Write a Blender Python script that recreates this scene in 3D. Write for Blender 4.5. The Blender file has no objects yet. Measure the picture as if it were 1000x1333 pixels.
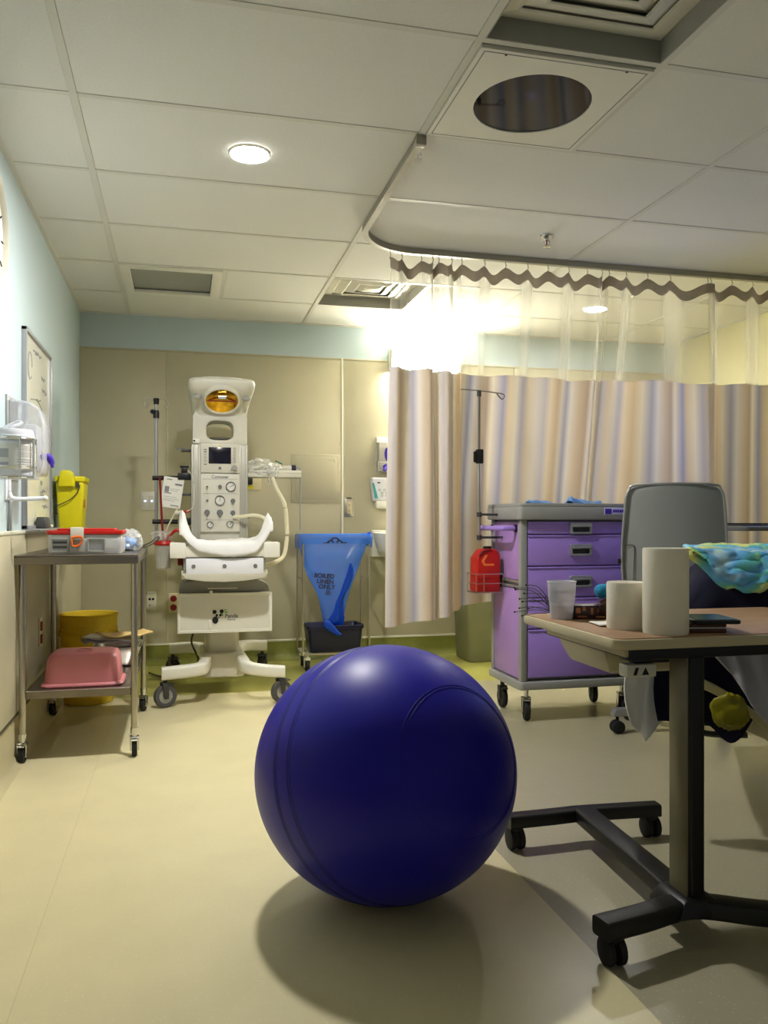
import bpy, bmesh, math, random
from mathutils import Vector, Matrix, noise
random.seed(7)
S = bpy.context.scene
COL = S.collection
PI = math.pi

# ------------------------------------------------------------------ camera
cam_d = bpy.data.cameras.new('camera')
cam_d.sensor_fit = 'VERTICAL'
cam_d.sensor_height = 24.0
cam_d.lens = 24.0 * 1080 / 1333
cam_d.shift_y = 11.5 / 1333
cam_d.clip_start = 0.02
cam = bpy.data.objects.new('camera', cam_d)
cam.location = (0, 0, 0.98)
cam.rotation_euler = (PI / 2, 0, -math.radians(13.736))
COL.objects.link(cam)
S.camera = cam

# ------------------------------------------------------------------ world, lamp strengths, exposure
W = bpy.data.worlds.new('world')
S.world = W
W.use_nodes = True
W.node_tree.nodes['Background'].inputs[0].default_value = (0.9, 0.95, 1.0, 1)
W.node_tree.nodes['Background'].inputs[1].default_value = 0.05
DOWN_E = 310.0       # lit downlight in front of the curtain
DOWN2_E = 130.0       # downlight behind the curtain
SINK_E = 46.0        # lamp over the wash basin
SCREEN_E = 3.5       # computer screen
LAMP = (1.0, 0.975, 0.94)
S.view_settings.view_transform = 'Standard'
S.view_settings.look = 'None'
S.view_settings.gamma = 1.0
S.view_settings.use_curve_mapping = False
S.view_settings.exposure = 1.75


# ------------------------------------------------------------------ helpers
def lin(c):
    return tuple(((v / 255) / 12.92 if v / 255 <= .04045 else ((v / 255 + .055) / 1.055) ** 2.4) for v in c)


def mat(name, rgb, rough=.5, metal=0., var=0., scale=8., bump=0., bscale=60., emit=None, es=0., trans=0., alpha=1., coat=0., spec=.5, sheen=0., transl=0., ior=1.45):
    m = bpy.data.materials.new(name)
    m.use_nodes = True
    nt = m.node_tree
    b = nt.nodes['Principled BSDF']
    c = lin(rgb) + (1,)
    b.inputs['Base Color'].default_value = c
    b.inputs['Roughness'].default_value = rough
    b.inputs['Metallic'].default_value = metal
    b.inputs['IOR'].default_value = ior
    b.inputs['Specular IOR Level'].default_value = spec
    b.inputs['Transmission Weight'].default_value = trans
    b.inputs['Alpha'].default_value = alpha
    b.inputs['Coat Weight'].default_value = coat
    b.inputs['Coat Roughness'].default_value = .15
    b.inputs['Sheen Weight'].default_value = sheen
    tc = nt.nodes.new('ShaderNodeTexCoord')
    if var > 0:
        n = nt.nodes.new('ShaderNodeTexNoise')
        n.inputs['Scale'].default_value = scale
        n.inputs['Detail'].default_value = 4
        nt.links.new(tc.outputs['Object'], n.inputs['Vector'])
        r = nt.nodes.new('ShaderNodeValToRGB')
        r.color_ramp.elements[0].position = .3
        r.color_ramp.elements[1].position = .7
        r.color_ramp.elements[0].color = tuple(v * (1 - var) for v in c[:3]) + (1,)
        r.color_ramp.elements[1].color = tuple(min(1, v * (1 + var)) for v in c[:3]) + (1,)
        nt.links.new(n.outputs['Fac'], r.inputs['Fac'])
        nt.links.new(r.outputs['Color'], b.inputs['Base Color'])
    if bump > 0:
        n2 = nt.nodes.new('ShaderNodeTexNoise')
        n2.inputs['Scale'].default_value = bscale
        n2.inputs['Detail'].default_value = 3
        nt.links.new(tc.outputs['Object'], n2.inputs['Vector'])
        bp = nt.nodes.new('ShaderNodeBump')
        bp.inputs['Strength'].default_value = bump
        bp.inputs['Distance'].default_value = .004
        nt.links.new(n2.outputs['Fac'], bp.inputs['Height'])
        nt.links.new(bp.outputs['Normal'], b.inputs['Normal'])
    if emit:
        b.inputs['Emission Color'].default_value = tuple(emit) + (1,)
        b.inputs['Emission Strength'].default_value = es
    if transl > 0:
        t = nt.nodes.new('ShaderNodeBsdfTranslucent')
        t.inputs['Color'].default_value = c
        mx = nt.nodes.new('ShaderNodeMixShader')
        mx.inputs[0].default_value = transl
        nt.links.new(b.outputs[0], mx.inputs[1])
        nt.links.new(t.outputs[0], mx.inputs[2])
        nt.links.new(mx.outputs[0], nt.nodes['Material Output'].inputs['Surface'])
    return m


class MB:
    """collects shapes into one mesh"""
    def __init__(s):
        s.v = []
        s.f = []

    def add(s, vs, fs, M=None):
        o = len(s.v)
        for p in vs:
            p = Vector(p)
            s.v.append(M @ p if M else p)
        s.f += [tuple(i + o for i in f) for f in fs]
        return s

    def box(s, x0, x1, y0, y1, z0, z1, M=None):
        vs = [(x0, y0, z0), (x1, y0, z0), (x1, y1, z0), (x0, y1, z0), (x0, y0, z1), (x1, y0, z1), (x1, y1, z1), (x0, y1, z1)]
        return s.add(vs, [(3, 2, 1, 0), (4, 5, 6, 7), (0, 1, 5, 4), (1, 2, 6, 5), (2, 3, 7, 6), (3, 0, 4, 7)], M)

    def taper(s, b, t, z0, z1, M=None):
        (ax0, ax1, ay0, ay1), (bx0, bx1, by0, by1) = b, t
        vs = [(ax0, ay0, z0), (ax1, ay0, z0), (ax1, ay1, z0), (ax0, ay1, z0), (bx0, by0, z1), (bx1, by0, z1), (bx1, by1, z1), (bx0, by1, z1)]
        return s.add(vs, [(3, 2, 1, 0), (4, 5, 6, 7), (0, 1, 5, 4), (1, 2, 6, 5), (2, 3, 7, 6), (3, 0, 4, 7)], M)

    def cyl(s, p0, p1, r, r1=None, n=16):
        p0, p1 = Vector(p0), Vector(p1)
        r1 = r if r1 is None else r1
        q = (p1 - p0).to_track_quat('Z', 'Y')
        vs = []
        for p, rr in ((p0, r), (p1, r1)):
            for k in range(n):
                a = 2 * PI * k / n
                vs.append(p + q @ Vector((rr * math.cos(a), rr * math.sin(a), 0)))
        fs = [(k, (k + 1) % n, n + (k + 1) % n, n + k) for k in range(n)]
        fs += [tuple(range(n - 1, -1, -1)), tuple(range(n, 2 * n))]
        return s.add(vs, fs)

    def tube(s, pts, r, n=8, closed=False, flat=1.0):
        pts = [Vector(p) for p in pts]
        m = len(pts)
        up = Vector((0, 0, 1))
        rs = r if isinstance(r, (list, tuple)) else [r] * m
        vs = []
        for i, p in enumerate(pts):
            a = pts[(i - 1) % m] if (closed or i > 0) else p
            b = pts[(i + 1) % m] if (closed or i < m - 1) else p
            t = (b - a).normalized()
            u = up if abs(t.dot(up)) < .98 else Vector((0, 1, 0))
            x = t.cross(u).normalized()
            y = x.cross(t).normalized()
            for k in range(n):
                an = 2 * PI * k / n
                vs.append(p + x * rs[i] * math.cos(an) + y * rs[i] * flat * math.sin(an))
        fs = []
        for i in range(m if closed else m - 1):
            j = (i + 1) % m
            for k in range(n):
                fs.append((i * n + k, i * n + (k + 1) % n, j * n + (k + 1) % n, j * n + k))
        if not closed:
            fs += [tuple(range(n - 1, -1, -1)), tuple((m - 1) * n + k for k in range(n))]
        return s.add(vs, fs)

    def lathe(s, prof, c=(0, 0, 0), n=32, M=None, cap=True):
        vs = []
        for r, z in prof:
            for k in range(n):
                a = 2 * PI * k / n
                vs.append(Vector((r * math.cos(a), r * math.sin(a), z)))
        fs = []
        for i in range(len(prof) - 1):
            for k in range(n):
                fs.append((i * n + k, i * n + (k + 1) % n, (i + 1) * n + (k + 1) % n, (i + 1) * n + k))
        if cap:
            fs += [tuple(range(n - 1, -1, -1)), tuple((len(prof) - 1) * n + k for k in range(n))]
        T = Matrix.Translation(Vector(c))
        return s.add(vs, fs, T @ M if M else T)

    def prism(s, poly, a0, a1, axis='y', M=None):
        """outline (two coords) pushed along an axis"""
        n = len(poly)
        vs = []
        for a in (a0, a1):
            for (u, w) in poly:
                vs.append((u, a, w) if axis == 'y' else (a, u, w) if axis == 'x' else (u, w, a))
        fs = [(k, (k + 1) % n, n + (k + 1) % n, n + k) for k in range(n)]
        fs += [tuple(range(n - 1, -1, -1)), tuple(range(n, 2 * n))]
        return s.add(vs, fs, M)

    def ring(s, outer, inner, a0, a1, axis='y'):
        n = len(outer)
        vs = []
        for a in (a0, a1):
            for P in (outer, inner):
                for (u, w) in P:
                    vs.append((u, a, w) if axis == 'y' else (a, u, w) if axis == 'x' else (u, w, a))
        fs = []
        for k in range(n):
            j = (k + 1) % n
            fs += [(k, j, n + j, n + k), (2 * n + j, 2 * n + k, 3 * n + k, 3 * n + j),
                   (j, k, 2 * n + k, 2 * n + j), (n + k, n + j, 3 * n + j, 3 * n + k)]
        return s.add(vs, fs)

    def loft(s, rings, close=True, cap=True):
        n = len(rings[0])
        vs = [p for r in rings for p in r]
        fs = []
        for i in range(len(rings) - 1):
            for k in range(n if close else n - 1):
                j = (k + 1) % n
                fs.append((i * n + k, i * n + j, (i + 1) * n + j, (i + 1) * n + k))
        if cap and close:
            fs += [tuple(range(n - 1, -1, -1)), tuple((len(rings) - 1) * n + k for k in range(n))]
        return s.add(vs, fs)

    def ball(s, c, r, n=16, sq=(1, 1, 1)):
        prof = [(max(1e-4, r * math.sin(PI * i / n)), -r * math.cos(PI * i / n)) for i in range(n + 1)]
        M = Matrix.Diagonal((sq[0], sq[1], sq[2], 1))
        return s.lathe(prof, c, n * 2, M)

    def grid(s, fn, nu, nv):
        vs = [fn(i / nu, j / nv) for j in range(nv + 1) for i in range(nu + 1)]
        fs = [(j * (nu + 1) + i, j * (nu + 1) + i + 1, (j + 1) * (nu + 1) + i + 1, (j + 1) * (nu + 1) + i) for j in range(nv) for i in range(nu)]
        return s.add(vs, fs)

    def build(s, name, m, parent=None, bevel=0, seg=2, smooth=35, solid=0, world=False, sub=0, fix=True):
        off = Vector((0, 0, 0))
        if world and parent:
            p = parent
            while p:
                off += p.location
                p = p.parent
        me = bpy.data.meshes.new(name)
        me.from_pydata([v - off for v in s.v], [], s.f)
        bm = bmesh.new()
        bm.from_mesh(me)
        if fix:
            bmesh.ops.recalc_face_normals(bm, faces=bm.faces)
        if bevel > 0:
            ed = [e for e in bm.edges if len(e.link_faces) == 2 and e.calc_face_angle(0) > .6]
            bmesh.ops.bevel(bm, geom=ed, offset=bevel, segments=seg, affect='EDGES', profile=.5, clamp_overlap=True)
        bm.to_mesh(me)
        bm.free()
        if smooth:
            me.shade_smooth()
            me.set_sharp_from_angle(angle=math.radians(smooth))
        o = bpy.data.objects.new(name, me)
        if m:
            me.materials.append(m)
        COL.objects.link(o)
        if parent:
            o.parent = parent
        if solid:
            d = o.modifiers.new('thickness', 'SOLIDIFY')
            d.thickness = abs(solid)
            d.offset = 1 if solid > 0 else -1
        if sub:
            d = o.modifiers.new('smooth', 'SUBSURF')
            d.levels = d.render_levels = sub
        return o


def tag(o, label, cat, group=None):
    o['label'] = label
    o['category'] = cat
    if group:
        o['group'] = group
    return o


def thing(name, label, cat, loc=(0, 0, 0), rotz=0, group=None):
    o = bpy.data.objects.new(name, None)
    o.empty_display_size = .05
    COL.objects.link(o)
    o.location = loc
    o.rotation_euler = (0, 0, rotz)
    return tag(o, label, cat, group)


def struct(o):
    o['kind'] = 'structure'
    return o


def text(name, body, size, M, m, parent, world=True, fn=None, depth=.0006, align='CENTER', sx=1.0):
    cu = bpy.data.curves.new(name, 'FONT')
    cu.body = body
    cu.size = size
    cu.extrude = depth
    cu.align_x = align
    cu.align_y = 'CENTER'
    cu.resolution_u = 3
    cu.offset = size * .03
    t = bpy.data.objects.new(name + '_tmp', cu)
    me = bpy.data.meshes.new_from_object(t)
    bpy.data.objects.remove(t)
    bpy.data.curves.remove(cu)
    me.name = name
    off = Vector((0, 0, 0))
    if world and parent:
        p = parent
        while p:
            off += p.location
            p = p.parent
    for v in me.vertices:
        c = v.co.copy()
        c.x *= sx
        c = M @ c
        if fn:
            c = fn(c)
        v.co = c - off
    me.materials.clear()
    me.materials.append(m)
    o = bpy.data.objects.new(name, me)
    COL.objects.link(o)
    o.parent = parent
    return o


def T(*a):
    return Matrix.Translation(Vector(a))


def RX(d):
    return Matrix.Rotation(math.radians(d), 4, 'X')


def RY(d):
    return Matrix.Rotation(math.radians(d), 4, 'Y')


def RZ(d):
    return Matrix.Rotation(math.radians(d), 4, 'Z')


def rrect(x0, x1, y0, y1, r, n=5):
    P = []
    for cx, cy, a0 in ((x1 - r, y1 - r, 0), (x0 + r, y1 - r, 90), (x0 + r, y0 + r, 180), (x1 - r, y0 + r, 270)):
        for k in range(n + 1):
            a = math.radians(a0 + 90 * k / n)
            P.append((cx + r * math.cos(a), cy + r * math.sin(a)))
    return P


def curve_pts(pts, n=8):
    """smooth line through points"""
    pts = [Vector(p) for p in pts]
    out = []
    for i in range(len(pts) - 1):
        p0 = pts[max(0, i - 1)]
        p1, p2 = pts[i], pts[i + 1]
        p3 = pts[min(len(pts) - 1, i + 2)]
        for k in range(n):
            t = k / n
            out.append(.5 * ((2 * p1) + (p2 - p0) * t + (2 * p0 - 5 * p1 + 4 * p2 - p3) * t * t + (3 * p1 - p0 - 3 * p2 + p3) * t ** 3))
    out.append(pts[-1])
    return out


def sstep(x, a, b):
    t = max(0, min(1, (x - a) / (b - a)))
    return t * t * (3 - 2 * t)


# ------------------------------------------------------------------ materials
M = {}
M['ceil'] = mat('ceiling_tile', (226, 225, 218), .9, var=.03, scale=120, bump=.25, bscale=300)
M['tbar'] = mat('ceiling_bar', (214, 212, 202), .5)
M['blue_wall'] = mat('pale_blue_paint', (186, 203, 207), .6, var=.02, scale=3, bump=.05, bscale=200)
M['cream_wall'] = mat('cream_wall_panel', (184, 178, 150), .55, var=.03, scale=4, bump=.08, bscale=150)
M['right_wall'] = mat('warm_paint', (222, 216, 168), .7, var=.02, scale=3)
M['base_green'] = mat('green_vinyl_base', (128, 132, 58), .4, var=.08, scale=30)
M['floor_green'] = mat('green_vinyl_floor', (168, 166, 88), .28, var=.06, scale=40)
M['base_cream'] = mat('cream_vinyl_base', (200, 190, 150), .35, var=.04, scale=30)
M['trim_dark'] = mat('dark_trim', (70, 66, 50), .5)
M['trim_white'] = mat('white_trim', (222, 220, 200), .4)


def vinyl(name, rgb, speck):
    m = mat(name, rgb, .24, var=.035, scale=5, bump=.03, bscale=400)
    nt = m.node_tree
    b = nt.nodes['Principled BSDF']
    src = b.inputs['Base Color'].links[0].from_socket
    tc = [n for n in nt.nodes if n.type == 'TEX_COORD'][0]
    v = nt.nodes.new('ShaderNodeTexVoronoi')
    v.inputs['Scale'].default_value = 90
    nt.links.new(tc.outputs['Object'], v.inputs['Vector'])
    r = nt.nodes.new('ShaderNodeValToRGB')
    r.color_ramp.elements[0].position = .10
    r.color_ramp.elements[0].color = (1, 1, 1, 1)
    r.color_ramp.elements[1].position = .16
    r.color_ramp.elements[1].color = (0, 0, 0, 1)
    nt.links.new(v.outputs['Distance'], r.inputs['Fac'])
    wn = nt.nodes.new('ShaderNodeMix')
    wn.data_type = 'RGBA'
    nt.links.new(r.outputs['Color'], wn.inputs['Factor'])
    nt.links.new(src, wn.inputs['A'])
    wn.inputs['B'].default_value = lin(speck) + (1,)
    nt.links.new(wn.outputs['Result'], b.inputs['Base Color'])
    b.inputs['Roughness'].default_value = .3
    return m


M['floor'] = vinyl('cream_vinyl', (216, 206, 164), (230, 222, 190))
M['floor_grey'] = vinyl('grey_beige_vinyl', (168, 162, 136), (206, 202, 176))
M['steel'] = mat('stainless_steel', (190, 186, 174), .28, 1, var=.05, scale=20)
M['steel_dark'] = mat('brushed_steel', (140, 132, 122), .3, 1, var=.06, scale=14)
M['chrome'] = mat('chrome', (215, 215, 212), .12, 1)
M['alu'] = mat('aluminium', (168, 170, 172), .4, .7)
M['track'] = mat('track_metal', (156, 152, 140), .4, .5)
M['white'] = mat('white_plastic', (228, 226, 214), .35, var=.02, scale=10)
M['offwhite'] = mat('offwhite_plastic', (208, 205, 190), .4, var=.02, scale=10)
M['cool_white'] = mat('cool_white_plastic', (232, 233, 238), .35)
M['frost'] = mat('frosted_plastic', (226, 222, 205), .35, transl=.25)
M['grey'] = mat('grey_plastic', (150, 150, 142), .45, var=.03, scale=15)
M['mid_grey'] = mat('mid_grey', (112, 114, 112), .5, var=.03, scale=15)
M['dark_grey'] = mat('dark_grey_plastic', (58, 58, 58), .45)
M['black'] = mat('black_plastic', (16, 16, 18), .4)
M['rubber'] = mat('black_rubber', (22, 22, 23), .7)
M['rubber_grey'] = mat('grey_rubber', (80, 80, 82), .6)
M['screen_dark'] = mat('dark_screen', (22, 20, 34), .15, coat=.5)
M['gold'] = mat('gold_reflector', (214, 160, 40), .16, 1, var=.35, scale=30, bump=.5, bscale=30)
M['red'] = mat('red_plastic', (186, 26, 18), .4)
M['darkred'] = mat('dark_red', (130, 18, 22), .45)
M['yellow'] = mat('yellow_plastic', (226, 214, 20), .4, var=.03, scale=12)
M['bucket'] = mat('amber_yellow_plastic', (250, 224, 70), .38, var=.04, scale=8, transl=.35)
M['pink'] = mat('dusty_pink_plastic', (200, 122, 126), .4, var=.03, scale=10)
M['purple'] = mat('lilac_enamel', (160, 130, 216), .3, var=.02, scale=5)
M['purple_side'] = mat('lilac_side_panel', (168, 132, 198), .35, var=.03, scale=5)
M['cart_grey'] = mat('cart_grey', (150, 150, 146), .45, var=.02, scale=10)
M['blue_bag'] = mat('blue_film', (58, 120, 226), .22, transl=.45, bump=.3, bscale=18)
nt = M['blue_bag'].node_tree
M['blue_bag_deep'] = mat('blue_film_doubled', (18, 78, 206), .25, transl=.3)
M['navy'] = mat('navy_plastic', (18, 21, 52), .4)
M['navy_cloth'] = mat('navy_cloth', (14, 14, 40), .95, var=.2, scale=12, bump=.3, bscale=60)
M['ink'] = mat('black_ink', (14, 14, 18), .6)
M['ink_grey'] = mat('grey_ink', (128, 128, 130), .6)
M['ink_green'] = mat('green_ink', (120, 176, 40), .6)
M['glove'] = mat('purple_nitrile', (62, 36, 160), .6)
M['teal'] = mat('teal_label', (60, 160, 160), .5)
M['paper'] = mat('paper', (228, 226, 216), .8, var=.02, scale=20)
M['sheet'] = mat('white_cotton', (236, 235, 232), .9, bump=.15, bscale=120, transl=.15)
M['bluesheet'] = mat('blue_nonwoven', (110, 156, 214), .85, var=.08, scale=30, bump=.4, bscale=40)
M['beige'] = mat('beige_plastic', (206, 196, 158), .45)
M['tan'] = mat('table_laminate', (164, 130, 98), .6, var=.08, scale=22)
M['edge'] = mat('table_edge_band', (196, 184, 150), .45)
M['col_lit'] = mat('column_painted_light', (122, 115, 90), .35, .2)  # lamplight on the table column's left side, painted as a paler colour
M['base_black'] = mat('black_powder_coat', (15, 16, 18), .42, var=.06, scale=60)
M['candle'] = mat('cream_wax', (246, 241, 226), .55, var=.02, scale=25, bump=.1, bscale=120, transl=.2)
M['candle'].node_tree.nodes['Principled BSDF'].inputs['Subsurface Weight'].default_value = .3
M['candle'].node_tree.nodes['Principled BSDF'].inputs['Subsurface Radius'].default_value = (.02, .015, .01)
M['cup'] = mat('frosted_cup', (236, 236, 242), .3, transl=.35)
M['aqua'] = mat('aqua_fabric', (46, 150, 196), .9, bump=.4, bscale=80)
M['orange'] = mat('orange_plastic', (240, 110, 20), .4)
M['sharps'] = M['yellow']
M['whiteboard'] = mat('whiteboard_enamel', (224, 224, 206), .2, var=.02, scale=4)
M['wood_print'] = mat('dark_print', (60, 26, 22), .35, var=.6, scale=45)
M['brown'] = mat('brown_leather', (92, 54, 36), .5, var=.2, scale=40)
M['cloth_grey'] = mat('grey_linen', (184, 184, 192), .9, var=.06, scale=10, bump=.3, bscale=30)
M['cloth_yellow'] = mat('yellow_film', (158, 150, 26), .35, var=.2, scale=18, transl=.3)
M['hose'] = mat('cream_hose', (214, 208, 178), .4)
M['bin'] = mat('grey_green_bin', (132, 132, 100), .55, var=.05, scale=8)
M['film'] = None
M['shell'] = mat('shell_grey', (142, 145, 143), .5, var=.02, scale=15)
M['print_pale'] = mat('pale_print', (176, 176, 178), .6)
M['case'] = mat('case_silver', (198, 198, 196), .35, .25)
M['channel'] = mat('channel_grey', (172, 170, 156), .4, .2)


def film(name, rgb, alpha, rough=.12):
    m = bpy.data.materials.new(name)
    m.use_nodes = True
    n = m.node_tree
    b = n.nodes['Principled BSDF']
    b.inputs['Base Color'].default_value = lin(rgb) + (1,)
    b.inputs['Roughness'].default_value = rough
    tr = n.nodes.new('ShaderNodeBsdfTransparent')
    mx = n.nodes.new('ShaderNodeMixShader')
    fr = n.nodes.new('ShaderNodeLayerWeight')
    fr.inputs['Blend'].default_value = .35
    mr = n.nodes.new('ShaderNodeMapRange')
    mr.inputs['To Min'].default_value = alpha
    mr.inputs['To Max'].default_value = min(1, alpha + .5)
    n.links.new(fr.outputs['Facing'], mr.inputs['Value'])
    n.links.new(mr.outputs['Result'], mx.inputs[0])
    n.links.new(tr.outputs[0], mx.inputs[1])
    n.links.new(b.outputs[0], mx.inputs[2])
    n.links.new(mx.outputs[0], n.nodes['Material Output'].inputs['Surface'])
    return m


M['film'] = film('clear_film', (236, 236, 230), .22)
M['clear'] = film('clear_plastic', (205, 208, 214), .35)
M['glass_dark'] = film('smoked_glass', (8, 7, 7), .86, .03)
M['blue_film'] = film('blue_bag_film', (62, 132, 240), .5, .2)

M['glass_dark'].node_tree.nodes['Principled BSDF'].inputs['Specular IOR Level'].default_value = .3

# netting and striped fabric of the curtain
m = bpy.data.materials.new('curtain_netting')
m.use_nodes = True
n = m.node_tree
b = n.nodes['Principled BSDF']
b.inputs['Base Color'].default_value = lin((196, 192, 178)) + (1,)
b.inputs['Roughness'].default_value = .8
tl = n.nodes.new('ShaderNodeBsdfTranslucent')
tl.inputs['Color'].default_value = lin((204, 200, 184)) + (1,)
m1 = n.nodes.new('ShaderNodeMixShader')
m1.inputs[0].default_value = .5
n.links.new(b.outputs[0], m1.inputs[1])
n.links.new(tl.outputs[0], m1.inputs[2])
tr = n.nodes.new('ShaderNodeBsdfTransparent')
m2 = n.nodes.new('ShaderNodeMixShader')
lw = n.nodes.new('ShaderNodeLayerWeight')
lw.inputs['Blend'].default_value = .5
mr = n.nodes.new('ShaderNodeMapRange')
mr.inputs['To Min'].default_value = .2
mr.inputs['To Max'].default_value = .85
n.links.new(lw.outputs['Facing'], mr.inputs['Value'])
n.links.new(mr.outputs['Result'], m2.inputs[0])
n.links.new(tr.outputs[0], m2.inputs[1])
n.links.new(m1.outputs[0], m2.inputs[2])
n.links.new(m2.outputs[0], n.nodes['Material Output'].inputs['Surface'])
M['net'] = m

m = mat('curtain_stripes', (200, 190, 170), .85, transl=.26)
n = m.node_tree
uv = n.nodes.new('ShaderNodeUVMap')
uv.uv_map = 'UVMap'
sx = n.nodes.new('ShaderNodeSeparateXYZ')
n.links.new(uv.outputs[0], sx.inputs[0])
mo = n.nodes.new('ShaderNodeMath')
mo.operation = 'FRACT'
dv = n.nodes.new('ShaderNodeMath')
dv.operation = 'DIVIDE'
dv.inputs[1].default_value = .62
n.links.new(sx.outputs['X'], dv.inputs[0])
n.links.new(dv.outputs[0], mo.inputs[0])
cr = n.nodes.new('ShaderNodeValToRGB')
stops = [(0, (198, 190, 180)), (.07, (176, 170, 176)), (.12, (212, 196, 170)), (.2, (200, 176, 142)), (.26, (214, 204, 184)),
         (.33, (160, 158, 176)), (.38, (206, 200, 194)), (.45, (190, 172, 150)), (.52, (170, 152, 136)), (.57, (216, 206, 188)),
         (.66, (150, 148, 172)), (.71, (206, 188, 158)), (.78, (222, 212, 192)), (.85, (178, 172, 180)), (.92, (198, 182, 156)), (1, (198, 190, 180))]
el = cr.color_ramp.elements
while len(el) > 1:
    el.remove(el[-1])
el[0].position = 0
el[0].color = lin(stops[0][1]) + (1,)
for p, c in stops[1:]:
    e = el.new(p)
    e.color = lin(c) + (1,)
n.links.new(mo.outputs[0], cr.inputs[0])
n.links.new(cr.outputs[0], n.nodes['Principled BSDF'].inputs['Base Color'])
n.links.new(cr.outputs[0], [x for x in n.nodes if x.type == 'BSDF_TRANSLUCENT'][0].inputs['Color'])
M['stripes'] = m
M['header'] = mat('curtain_header', (148, 137, 122), .85, var=.25, scale=9, transl=.15)

# tie-dye
m = mat('tie_dye', (90, 170, 200), .85, bump=.3, bscale=40)
n = m.node_tree
tc = [x for x in n.nodes if x.type == 'TEX_COORD'][0]
no = n.nodes.new('ShaderNodeTexNoise')
no.inputs['Scale'].default_value = 5.5
no.inputs['Detail'].default_value = 3
no.inputs['Distortion'].default_value = .8
n.links.new(tc.outputs['Object'], no.inputs['Vector'])
cr = n.nodes.new('ShaderNodeValToRGB')
el = cr.color_ramp.elements
for p, c in [(.34, (226, 222, 120)), (.42, (206, 224, 140)), (.47, (104, 196, 176)), (.53, (96, 176, 232)), (.6, (168, 214, 240)), (.68, (216, 226, 130))]:
    e = el.new(p)
    e.color = lin(c) + (1,)
el[0].color = lin((190, 210, 70)) + (1,)
el[-1].color = lin((96, 170, 220)) + (1,)
n.links.new(no.outputs['Fac'], cr.inputs[0])
n.links.new(cr.outputs[0], n.nodes['Principled BSDF'].inputs['Base Color'])
M['tiedye'] = m

M['lens'] = mat('lit_lens', (255, 255, 255), .5, emit=LAMP, es=DOWN_E)
M['lens2'] = mat('lit_lens_far', (255, 255, 255), .5, emit=LAMP, es=DOWN2_E)
M['sinklamp'] = mat('lit_diffuser', (255, 255, 255), .5, emit=(1.0, .95, .79), es=SINK_E)
M['screen_lit'] = mat('lit_screen', (20, 20, 40), .3, emit=(.25, .38, 1.0), es=SCREEN_E)
M['led'] = mat('blue_led', (150, 170, 255), .3, emit=(.4, .5, 1), es=1.6)
M['ball'] = mat('blue_vinyl', (13, 2, 156), .42, var=.03, scale=6)
M['ball'].node_tree.nodes['Principled BSDF'].inputs['Specular IOR Level'].default_value = .4
M['ball_ridge'] = mat('blue_vinyl_ridge', (16, 8, 84), .4)

H = 2.38
XL, XR, YB, YF = -.66, 3.81, 5.87, -1.5

# ------------------------------------------------------------------ floor, walls
fl = struct(MB().box(XL - .1, .91, YF - .1, 4.80, -.08, 0).build('floor', M['floor'], smooth=0))
MB().box(.91, XR + .1, YF - .1, 4.80, -.08, 0).build('floor_sheet', M['floor_grey'], fl, smooth=0)
MB().box(XL - .1, XR + .1, 4.80, YB + .1, -.08, 0).build('floor_border', M['floor_green'], fl, smooth=0)
MB().box(-.332, -.330, YF, 4.80, -.01, .0003).build('seam', M['base_cream'], fl, smooth=0)

wl = struct(MB().box(XL - .1, XL, YF - .1, YB + .1, 0, H + .3).build('wall_left', M['blue_wall'], smooth=0))
for y0, y1 in ((YF, .6), (.604, 2.2), (2.204, 3.86), (3.864, 5.86)):
    MB().box(XL, XL + .012, y0, y1, .2, .925).build('wall_panel', M['cream_wall'], wl, bevel=.002, smooth=30)
MB().box(XL, XL + .016, YF, YB, .925, .94).build('panel_cap', M['trim_white'], wl, bevel=.003)
bl = struct(MB().prism([(XL, .0), (XL + .045, .0), (XL + .02, .012), (XL + .008, .04), (XL + .006, .19), (XL, .19)], YF, YB).build('baseboard_left', M['base_cream'], smooth=50))
MB().box(XL, XL + .014, YF, YB, .19, .2).build('base_strip', M['trim_dark'], bl)

wb = struct(MB().box(XL - .1, XR + .1, YB, YB + .1, 0, H + .3).build('wall_back', M['blue_wall'], smooth=0))
for x0, x1 in ((XL, -.095), (-.091, 1.12), (1.126, 2.44), (2.446, XR)):
    MB().box(x0, x1, YB - .010, YB, .145, 2.135).build('wall_panel', M['cream_wall'], wb, bevel=.002, smooth=30)
MB().box(XL, XR, YB - .014, YB, 2.135, 2.147).build('panel_cap', M['cream_wall'], wb, bevel=.002)
MB().box(1.116, 1.130, YB - .016, YB, .145, 2.147).build('panel_joint', M['trim_white'], wb, bevel=.002)
MB().box(-.098, -.088, YB - .014, YB, .145, 2.147).build('panel_joint', M['cream_wall'], wb, bevel=.002)
bb = struct(MB().prism([(YB, .0), (YB - .06, .0), (YB - .028, .012), (YB - .012, .045), (YB - .010, .13), (YB, .13)], XL, XR, 'x').build('baseboard_back', M['base_green'], smooth=50))
MB().box(XL, XR, YB - .016, YB, .13, .145).build('base_strip', M['trim_white'], bb, bevel=.003)

struct(MB().box(XR, XR + .1, YF - .1, YB + .1, 0, H + .3).build('wall_right', M['right_wall'], smooth=0))
br = struct(MB().box(XR - .012, XR, YF, YB, 0, .13).build('baseboard_right', M['base_green'], bevel=.004))

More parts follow.
